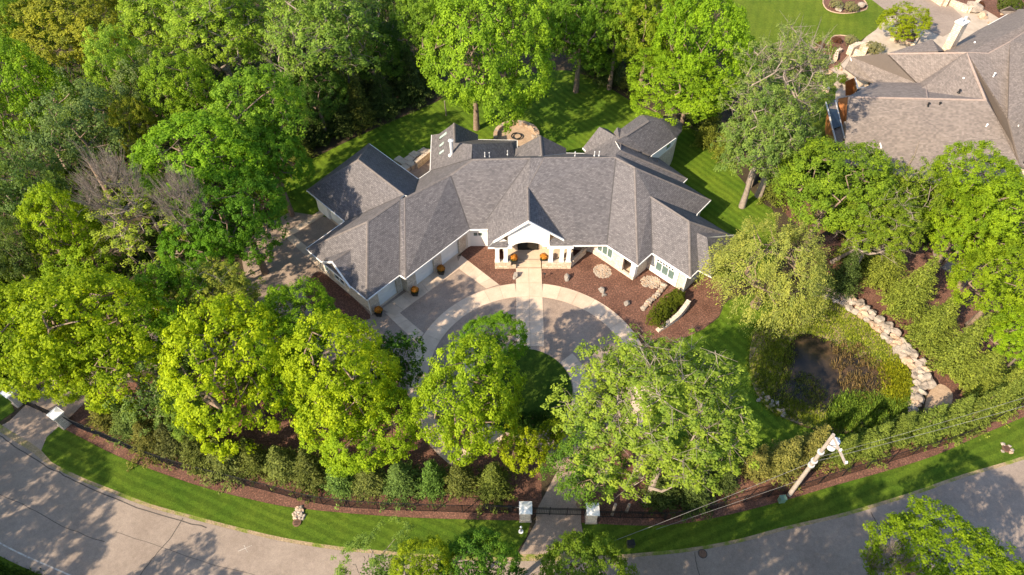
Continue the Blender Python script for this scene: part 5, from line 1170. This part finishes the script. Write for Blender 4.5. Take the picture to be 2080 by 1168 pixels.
for row, (off, z, st) in enumerate(((-.50, .22, .72), (-.02, .45, .76), (.45, .52, .82))):
    s_ = RNG.random()*.4
    while s_ < Lw:
        q = np.array([np.interp(s_, seg, [p[0] for p in wp]), np.interp(s_, seg, [p[1] for p in wp])]); q2 = np.array([np.interp(min(s_+.2, Lw), seg, [p[0] for p in wp]), np.interp(min(s_+.2, Lw), seg, [p[1] for p in wp])])
        d = q2-q; d = d/(np.hypot(*d)+1e-6); nn = np.array([-d[1], d[0]])
        taper = min(1, (Lw-s_)/3+.45)
        if not (row == 2 and s_ > Lw*.82):
            place_rock("boulder", ROCK[int(RNG.integers(9))], q+nn*(off*taper+RNG.normal(0, .08))-o_, random.uniform(.38, .54)*(.7+.3*taper), bw, z*taper)
        s_ += st*random.uniform(.8, 1.25)
for i in range(16):   # small grey rocks at the pond's outflow
    a = G(1545+i*3.2+RNG.normal(0, 4), 806+i*2.3+RNG.normal(0, 5)); 
    if i == 0: rp = empty("rock_scatter", (a[0], a[1], 0), "scatter of small pale rocks at the pond's lower left edge", "rocks"); a0_ = a
    place_rock("rock", ROCK[i % 9], (a-a0_)[:2], random.uniform(.14, .26), rp)
def rock(px, s, lab, sq=1.2, me=None):
    c = G(*px); o = place_rock("boulder", me or GREYR[random.randrange(4)], c[:2], s, None, sq=sq); o.location = (c[0], c[1], s*.4); tag(o, lab, "boulder")
rock((1048, 561), .42, "grey triangular boulder left of the front walk"); rock((1152, 566), .42, "pointed grey boulder in the bed right of the front walk", 1.6)
rock((1222, 590), .38, "upper of two stacked grey boulders beside the arc", 1.1); rock((1226, 600), .24, "small grey boulder touching the upper one beside the arc"); rock((1273, 618), .34, "single grey boulder nearest the low boulder row", 1.2)
rock((1704, 20), .6, "white rock between two dome shrubs of the neighbour bed", 1.0, ROCK[1]); rock((1748, 14), .9, "pale flat rock at the tip of the farther neighbour bed", .7, ROCK[3])
rock((1975, 20), 1.3, "large tan rock slab on the neighbour's slope garden", .8, ROCK[0]); rock((1994, 34), .9, "smaller tan rock on the neighbour's slope garden", .8, ROCK[2]); rock((1882, 852), .5, "pale boulder at the foot of the boulder wall end", .9, ROCK[1])
rock((1540, 600), .3, "small rock at the lawn under the willow", .8, ROCK[1])
# pebble patches: pieces joined, nobody could count them
def pebbles(px, rx, ry, n, lab):
    c = G(*px); V = []; F = []
    for i in range(n):
        a = RNG.random()*2*pi; r = sqrt(RNG.random()); x, y = c[0]+cos(a)*r*rx, c[1]+sin(a)*r*ry; s = .06+.07*RNG.random(); b0 = len(V)
        for k in range(5): V.append((x+s*cos(k*1.257+a), y+s*sin(k*1.257+a), .02))
        V.append((x, y, .05+s*.7)); F += [[b0+k, b0+(k+1) % 5, b0+5] for k in range(5)]
    o = link("pebbles", mesh_from("pebbles", V, F, ["boulder_pale", "boulder_tan"], [int(i/5) % 3 == 0 for i in range(len(F))])); tag(o, lab, "pebbles", kind="stuff")
pebbles((1224, 551), 1.0, 1.0, 420, "patch of pale river pebbles under the triple window"); pebbles((1322, 573), 1.1, .9, 380, "patch of pale river pebbles beside the loggia corner")
# low boulder row and cut stone wall by the yews
lr = curve([G(1306, 628)[:2], G(1318, 615)[:2], G(1335, 600)[:2], G(1348, 582)[:2]], 5); bw2 = empty("low_stone_row", (*lr[0], 0), "low row of rough stones curving through the mulch to the white bay", "stone wall")
for i, p in enumerate(lr[::1]):
    place_rock("stone", ROCK[i % 9], p-lr[0], .30, bw2, .12+.2*i/len(lr))
cw = curve([G(1334.6, 673)[:2], G(1355, 661)[:2], G(1377, 645)[:2], G(1396, 622)[:2]], 4); e = empty("cut_stone_wall", (*cw[0], 0), "cut limestone retaining wall rising toward the house corner beside the yews", "stone wall")
for row in range(3):
    for i in range(len(cw)-1):
        f = i/(len(cw)-1); hh = .25+.85*f
        if row*.36 > hh: continue
        a, b_ = cw[i], cw[i+1]; m_ = (a+b_)/2-cw[0]; d = b_-a; t = MB(); zt_ = min(.36, hh-row*.36); 
        if zt_ > .05: t.box((m_[0], m_[1], row*.36), np.hypot(*d)*.98, .46, zt_-.015, atan2(d[1], d[0])); t.build("stone_block", "limestone", e, (0, 0, 0))

# ------------------------------------------------------------------ pond
bank = gp([(1560, 640), (1640, 600), (1700, 615), (1760, 655), (1810, 705), (1850, 760), (1858, 810), (1835, 845), (1780, 868), (1700, 878), (1620, 860), (1560, 830), (1528, 780), (1522, 720), (1535, 670)], 5, True)
sheet("pond_bank", bank, .045, "dry_bank")
WATER = gp([(1600, 700), (1630, 678), (1680, 690), (1725, 715), (1770, 740), (1795, 775), (1770, 805), (1700, 832), (1650, 826), (1610, 812), (1580, 825), (1564, 800), (1585, 770), (1590, 730)], 5, True)
sheet("pond_water", WATER, .060, "pond_water")
def in_poly(p, P):
    c = False; j = len(P)-1
    for i in range(len(P)):
        if (P[i][1] > p[1]) != (P[j][1] > p[1]) and p[0] < (P[j][0]-P[i][0])*(p[1]-P[i][1])/(P[j][1]-P[i][1])+P[i][0]: c = not c
        j = i
    return c
def tufts(name, poly, n, h, w, col, lab, bend=.4, cat="reeds", clump=9, m_="needle", dens=None, excl=None):
    xs = [p[0] for p in poly]; ys = [p[1] for p in poly]; C = []
    while len(C) < n:
        p = (random.uniform(min(xs), max(xs)), random.uniform(min(ys), max(ys)))
        if in_poly(p, poly) and not (excl and in_poly(p, excl)) and (dens is None or noise.noise(Vector((p[0]*.5, p[1]*.5, dens))) > -.05+random.uniform(-.15, .1)): C.append(p)
    B = np.repeat(np.array(C), clump, 0)+RNG.normal(0, w*3, (n*clump, 2)); k = len(B); hh = h*(.5+.7*RNG.random(k)); a = RNG.random(k)*2*pi; tip = np.c_[B+np.c_[np.cos(a), np.sin(a)]*(hh*bend*RNG.random(k))[:, None], hh]; s = np.c_[-np.sin(a), np.cos(a)]*w*.5
    V = np.stack([np.c_[B+s, np.zeros(k)], np.c_[B-s, np.zeros(k)], (np.c_[B-s*.8, hh*.5]+tip*[1, 1, 1])/2, tip], 1).reshape(-1, 3)
    o = link(name, np_mesh(name, V, np.arange(len(V)).reshape(-1, 4), m_, np.repeat((RNG.random(k)*.9), 4))); o.color = (*col, 1); tag(o, lab, cat, kind="stuff")
tufts("dry_reeds", gp([(1700, 700), (1760, 710), (1800, 760), (1800, 800), (1760, 820), (1720, 800), (1690, 750)], 3, True), 220, .5, .05, (.15, .115, .06), "dry brown reeds on the pond's east side", .9)
tufts("green_reeds", gp([(1690, 810), (1760, 800), (1820, 820), (1850, 800), (1845, 845), (1780, 875), (1690, 870)], 3, True), 700, .55, .06, (.13, .22, .035), "bright green reeds south of the pond", .6)
tufts("bank_weeds", bank, 3200, .26, .09, (.20, .255, .030), "weeds and grass clumps on the pond bank", .9, "weeds", 8, excl=WATER)
tufts("pond_plants", gp([(1560, 700), (1600, 690), (1610, 740), (1600, 800), (1640, 830), (1600, 850), (1550, 820), (1535, 760)], 3, True), 620, .3, .07, (.14, .19, .03), "low green plants along the pond's west edge", .8, "pond plants")
tufts("pond_plants", gp([(1620, 760), (1660, 770), (1680, 810), (1650, 840), (1610, 820)], 3, True), 260, .25, .07, (.11, .14, .03), "olive water plants in the middle of the pond", .9, "pond plants")
tufts("yellow_weeds", gp([(1790, 745), (1835, 740), (1850, 790), (1830, 830), (1800, 810)], 3, True), 420, .40, .07, (.21, .24, .015), "yellow-green weeds between pond and boulder wall", .8, "weeds")
# undergrowth in the wood
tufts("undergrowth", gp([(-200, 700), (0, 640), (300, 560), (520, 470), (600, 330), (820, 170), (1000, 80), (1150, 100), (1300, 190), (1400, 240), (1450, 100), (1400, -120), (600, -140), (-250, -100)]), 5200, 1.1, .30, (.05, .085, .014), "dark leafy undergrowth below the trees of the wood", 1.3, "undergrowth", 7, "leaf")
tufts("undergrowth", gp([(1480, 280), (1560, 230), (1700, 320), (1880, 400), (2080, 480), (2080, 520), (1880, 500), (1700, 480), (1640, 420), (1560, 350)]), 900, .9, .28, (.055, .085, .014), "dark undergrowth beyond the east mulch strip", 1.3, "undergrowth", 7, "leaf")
tufts("rough_grass", gp([(-30, 1135), (40, 1160), (120, 1185), (100, 1230), (-60, 1230)]), 500, .3, .08, (.06, .11, .02), "rough grass in the bottom left corner beyond the road", .9, "grass")
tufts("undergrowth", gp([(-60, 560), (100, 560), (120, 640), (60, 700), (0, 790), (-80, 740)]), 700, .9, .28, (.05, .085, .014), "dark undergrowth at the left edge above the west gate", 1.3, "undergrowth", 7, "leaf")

# ------------------------------------------------------------------ planters with orange flowers
def planter(px, lab, z=0):
    c = G(*px, z); e = empty("flower_planter", (c[0], c[1], z), lab, "planter", "black planters of orange flowers")
    t = MB(); t.box((0, 0, 0), .62, .62, .06, .2); t.box((0, 0, .06), .50, .50, .56, .2); 
    p = MB(); w0, w1, h = .24, .36, .62; B = [(-w0, -w0, 0), (w0, -w0, 0), (w0, w0, 0), (-w0, w0, 0)]; T = [(-w1, -w1, h), (w1, -w1, h), (w1, w1, h), (-w1, w1, h)]; p.hexa(B+T)
    p.box((0, 0, h), .80, .80, .06); p.build("pot", "black_pot", e, (0, 0, 0))
    n = 420; d = unit(RNG.normal(size=(n, 3))+[0, 0, .5]); C = d*[.46, .46, .30]*(.6+.4*RNG.random(n))[:, None]+[0, 0, .92]
    Vv, Q, T_ = leaves(C, d+RNG.normal(0, .3, (n, 3)), .11+.05*RNG.random(n), RNG.random(n), .9)
    link("flowers", np_mesh("flowers", Vv, Q, "orange_flower", T_), e, (0, 0, 0))
    n = 240; d = unit(RNG.normal(size=(n, 3))); C = d*[.46, .46, .34]*(.8+.2*RNG.random(n))[:, None]+[0, 0, .78]
    Vv, Q, T_ = leaves(C, d, .14+.05*RNG.random(n), RNG.random(n), .5); q = link("leaves", np_mesh("leaves", Vv, Q, "leaf", T_), e, (0, 0, 0)); q.color = (.05, .08, .015, 1)
planter((1044, 534), "black planter of orange flowers left of the entrance steps", .5); planter((1104, 532), "black planter of orange flowers right of the entrance steps", .5)
planter((897, 556), "black planter of orange flowers between the two right garage doors"); planter((844, 599), "black planter of orange flowers at the garage step, between two doors"); planter((771, 640), "black planter of orange flowers at the outer garage corner")

# ------------------------------------------------------------------ fire pit patio and rear stairs
fc = G(1049, 279); fp = empty("fire_pit_patio", (fc[0], fc[1], 0), "round stone fire pit patio with a curved seat wall on the back lawn", "patio")
t = MB(); t.prism([(2.6*cos(a), 2.6*sin(a)) for a in np.linspace(0, 2*pi, 33)[:-1]], .015, .05); t.build("paving", "sand", fp, (0, 0, 0))
for i in range(22):
    a0_, a1_ = radians(-10)+radians(205)*i/22, radians(-10)+radians(205)*(i+1)/22-.012; t = MB(); t.prism([(2.55*cos(a0_), 2.55*sin(a0_)), (3.05*cos(a0_), 3.05*sin(a0_)), (3.05*cos(a1_), 3.05*sin(a1_)), (2.55*cos(a1_), 2.55*sin(a1_))], 0, .55+.03*(i % 3)); t.build("seat_stone", "boulder_tan" if i % 3 else "boulder", fp, (0, 0, 0))
t = MB(); t.tube([(.65*cos(a), -.1+.65*sin(a), .3) for a in np.linspace(0, 2*pi, 20)], .09, 6, cap=False); t.build("fire_ring", "black_metal", fp, (0, 0, 0))
rock((1083, 279), .3, "small white ball lantern right of the fire pit wall", 1.0, ROCK[3])
rs_ = empty("rear_stairs", (*G(850, 335)[:2], 0), "broad stone steps and low wall behind the garage", "steps"); ro = G(850, 335)
sheet("rear_patio", gp([(815, 350), (870, 300), (885, 330), (870, 370)]), .020, "drive_aggregate")
for i, (x, y) in enumerate(((812, 327), (822, 334), (833, 328), (843, 321), (853, 315), (862, 311), (825, 344), (836, 339))):
    q = G(x, y)-ro; t = MB(); t.box((q[0], q[1], 0), 1.15, .95, .30+.12*(i % 4), -.7); t.build("step", "paver_stone", rs_, (0, 0, 0))
wv_ = curve([G(846, 342)[:2], G(856, 334)[:2], G(868, 324)[:2], G(876, 318)[:2]], 2)
for i in range(len(wv_)-1):
    m_ = (wv_[i]+wv_[i+1])/2-ro[:2]; d = wv_[i+1]-wv_[i]; t = MB(); t.box((m_[0], m_[1], 0), np.hypot(*d)*.98, .5, 1.1, atan2(d[1], d[0])); t.build("wall_stone", "tan_stone", rs_, (0, 0, 0))
# neighbour's walls and planter
q0 = G(1838, 78); e = empty("stone_planter", (q0[0], q0[1], 0), "square pale stone planter box round the small mushroom-shaped tree", "planter")
for i, (dx, dy, w, d) in enumerate(((0, -1.7, 3.6, .3), (0, 1.7, 3.6, .3), (-1.65, 0, .3, 3.1), (1.65, 0, .3, 3.1))):
    a = -.62; t = MB(); t.box((dx*cos(a)-dy*sin(a), dx*sin(a)+dy*cos(a), 0), w, d, .5, a); t.build("side", "tan_stone", e, (0, 0, 0))
t = MB(); t.box((0, 0, 0), 3.0, 3.1, .42, -.62); t.build("soil", "mulch", e, (0, 0, 0))
def stonerun(pxs, w, h, lab):
    P = gp(pxs); e = empty("garden_wall", (*P[0], 0), lab, "stone wall")
    for a, b_ in zip(P[:-1], P[1:]):
        n = max(1, int(np.hypot(*(b_-a))/1.1)); d = (b_-a)/n; r = atan2(d[1], d[0])
        for i in range(n):
            m_ = a+d*(i+.5)-P[0]; t = MB(); t.box((m_[0], m_[1], 0), np.hypot(*d)*.97, w, h*random.uniform(.92, 1.05), r); t.build("stone_block", "tan_stone", e, (0, 0, 0))
stonerun([(1885, -8), (1915, 12), (1925, 2)], 1.0, 1.2, "pale stone garden wall at the top edge by the neighbour's drive"); stonerun([(1925, 8), (1965, 26), (1985, 8)], .6, .9, "stepped pale stone wall on the neighbour's slope")
stonerun([(1722, 112), (1738, 104), (1752, 104)], .8, 1.4, "tan stone wall of the neighbour's rear steps"); stonerun([(1752, 112), (1762, 98)], .7, 1.2, "short tan stone pier by the neighbour's rear steps"); stonerun([(1663, 185), (1682, 187)], .6, .8, "low stone edge at the neighbour's lower patio")
stonerun([(1695, 125), (1697, 112), (1706, 106)], .5, .7, "curved stone edge beside the neighbour steps")
NRK = [(1672, 118), (1690, 128), (1706, 140), (1712, 155), (1684, 150), (1664, 150), (1700, 175), (1676, 170), (1650, 112), (1760, 118), (1775, 92), (2010, 48), (1962, 42), (2035, 30)]
q0 = G(*NRK[0]); e = empty("rock_garden", (q0[0], q0[1], 0), "loose pale rocks lining the neighbour's planting beds and lower patio", "rocks")
for i, px in enumerate(NRK):
    q = G(*px)-q0; place_rock("rock", ROCK[i % 9], q, random.uniform(.35, .7), e)
for i, (x, y, d_) in enumerate([(1668, 92, "at the top of the nearer bed"), (1700, 82, "in the middle of the nearer bed"), (1632, 108, "at the left tip of the nearer bed"), (1690, 100, "under the dome shrub of the nearer bed"), (1990, 8, "high on the slope garden")]):
    shrub(x, y, 9, .7, (.13, .06, .035), f"low reddish brown shrub {d_}", "red_shrub", group="reddish shrubs of the neighbour garden")
# ------------------------------------------------------------------ small roadside things
def drain(px, rx, ry, n, lab, grate=(0, 0)):
    c = G(*px); e = empty("storm_drain", (c[0], c[1], 0), lab, "drain")
    for i in range(n):
        a = 2*pi*i/n*1.0+RNG.normal(0, .1); k = .25+.85*RNG.random()
        if np.hypot(cos(a)*rx*k-grate[0], sin(a)*ry*k-grate[1]) < .44: continue
        place_rock("stone", ROCK[(i*5) % 9], np.array([cos(a)*rx*k, sin(a)*ry*k]), random.uniform(.13, .24), e, .06)
    t = MB(); t.tube([(grate[0], grate[1], .03), (grate[0], grate[1], .12)], .36, 18); g = t.build("grate", "rust_iron", e, (0, 0, 0))
    for i in range(4): t = MB(); t.box((grate[0], grate[1]-.18+.12*i, .12), .5-.1*abs(i-1.5), .035, .02); q = t.build("bar", "black_metal", g); q.location = (0, 0, 0)
drain((606, 1050), .42, .85, 48, "round rusty drain grate in a tongue of pale stones on the left verge", (0, -.5)); drain((2043, 912), .5, .5, 20, "rusty drain cover ringed with pale stones on the right verge")
mc = G(1427, 1125); e = empty("manhole", (mc[0], mc[1], .03), "round iron manhole cover at the road edge", "manhole cover"); t = MB(); t.tube([(0, 0, 0), (0, 0, .02)], .38, 20); t.build("frame", "crack_tar", e, (0, 0, 0)); t = MB(); t.tube([(0, 0, .02), (0, 0, .03)], .31, 20); t.build("cover", "rust_iron", e, (0, 0, 0))
for px, w, h, m_, lab in (((1586, 1018), .5, .7, "green_box", "small green utility box at the foot of the pole"), ((1280, 1108), .55, .6, "black_pot", "dark utility box on the shaded verge right of the gate drive"), ((1328, 558), .0, 0, None, None)):
    if m_ is None: continue
    c = G(*px); e = empty("utility_box", (c[0], c[1], 0), lab, "utility box"); t = MB(); t.box((0, 0, 0), w, w*.8, h, .1); t.build("cabinet", m_, e, (0, 0, 0)); t = MB(); t.box((0, 0, h), w*1.1, w*.9, .07, .1); t.build("lid", m_, e, (0, 0, 0))
c = G(1058, 1080); e = empty("garden_hydrant", (c[0], c[1], 0), "white ringed curb lamp post on the verge left of the gate drive", "lamp")
t = MB(); t.tube([(0, 0, 0), (0, 0, .06)], .20, 14); t.build("base", "white_enamel", e, (0, 0, 0)); t = MB(); t.tube([(0, 0, .06), (0, 0, .9)], .05, 8); t.build("post", "black_metal", e, (0, 0, 0)); t = MB(); t.tube([(0, 0, .9), (0, 0, 1.0), (0, 0, 1.15)], [.08, .10, .03], 10); t.build("lamp_head", "white_enamel", e, (0, 0, 0)); e.name = "verge_lamp"
c = G(1101, 565); e = empty("path_light", (c[0]+.25, c[1], 0), "thin black path light beside the front walk", "lamp"); t = MB(); t.tube([(0, 0, 0), (0, 0, .75)], .03, 6); t.build("stake", "black_metal", e, (0, 0, 0)); t = MB(); t.tube([(0, 0, .75), (0, 0, .85)], [.16, .04], 10); t.build("lamp_head", "black_metal", e, (0, 0, 0))
c = G(1228, 1048); 
for i, (x, y, h) in enumerate(((1243, 1046, 2.2), (1272, 1040, 1.6))):
    c = G(x, y); t = MB(); t.tube([(c[0], c[1], 0), (c[0]+.05, c[1], h)], [.14, .12], 8); tag(t.build("birch_post", "pale_bark"), ["pale upright post behind the fence right of the centre pillar", "shorter greyish post under the great oak"][i], "post")
for x, y in ((1045, 1036), ):
    c = G(x, y); e = empty("gate_opener", (c[0]-.4, c[1], 0), "black gate opener box on posts left of the centre pillar", "gate opener"); t = MB(); t.box((0, 0, 0), .35, .3, .7); t.build("housing", "black_pot", e, (0, 0, 0)); t = MB(); t.tube([(.4, 0, .5), (1.2, 0, .55)], .03, 6); t.build("arm", "metal_grey", e, (0, 0, 0))
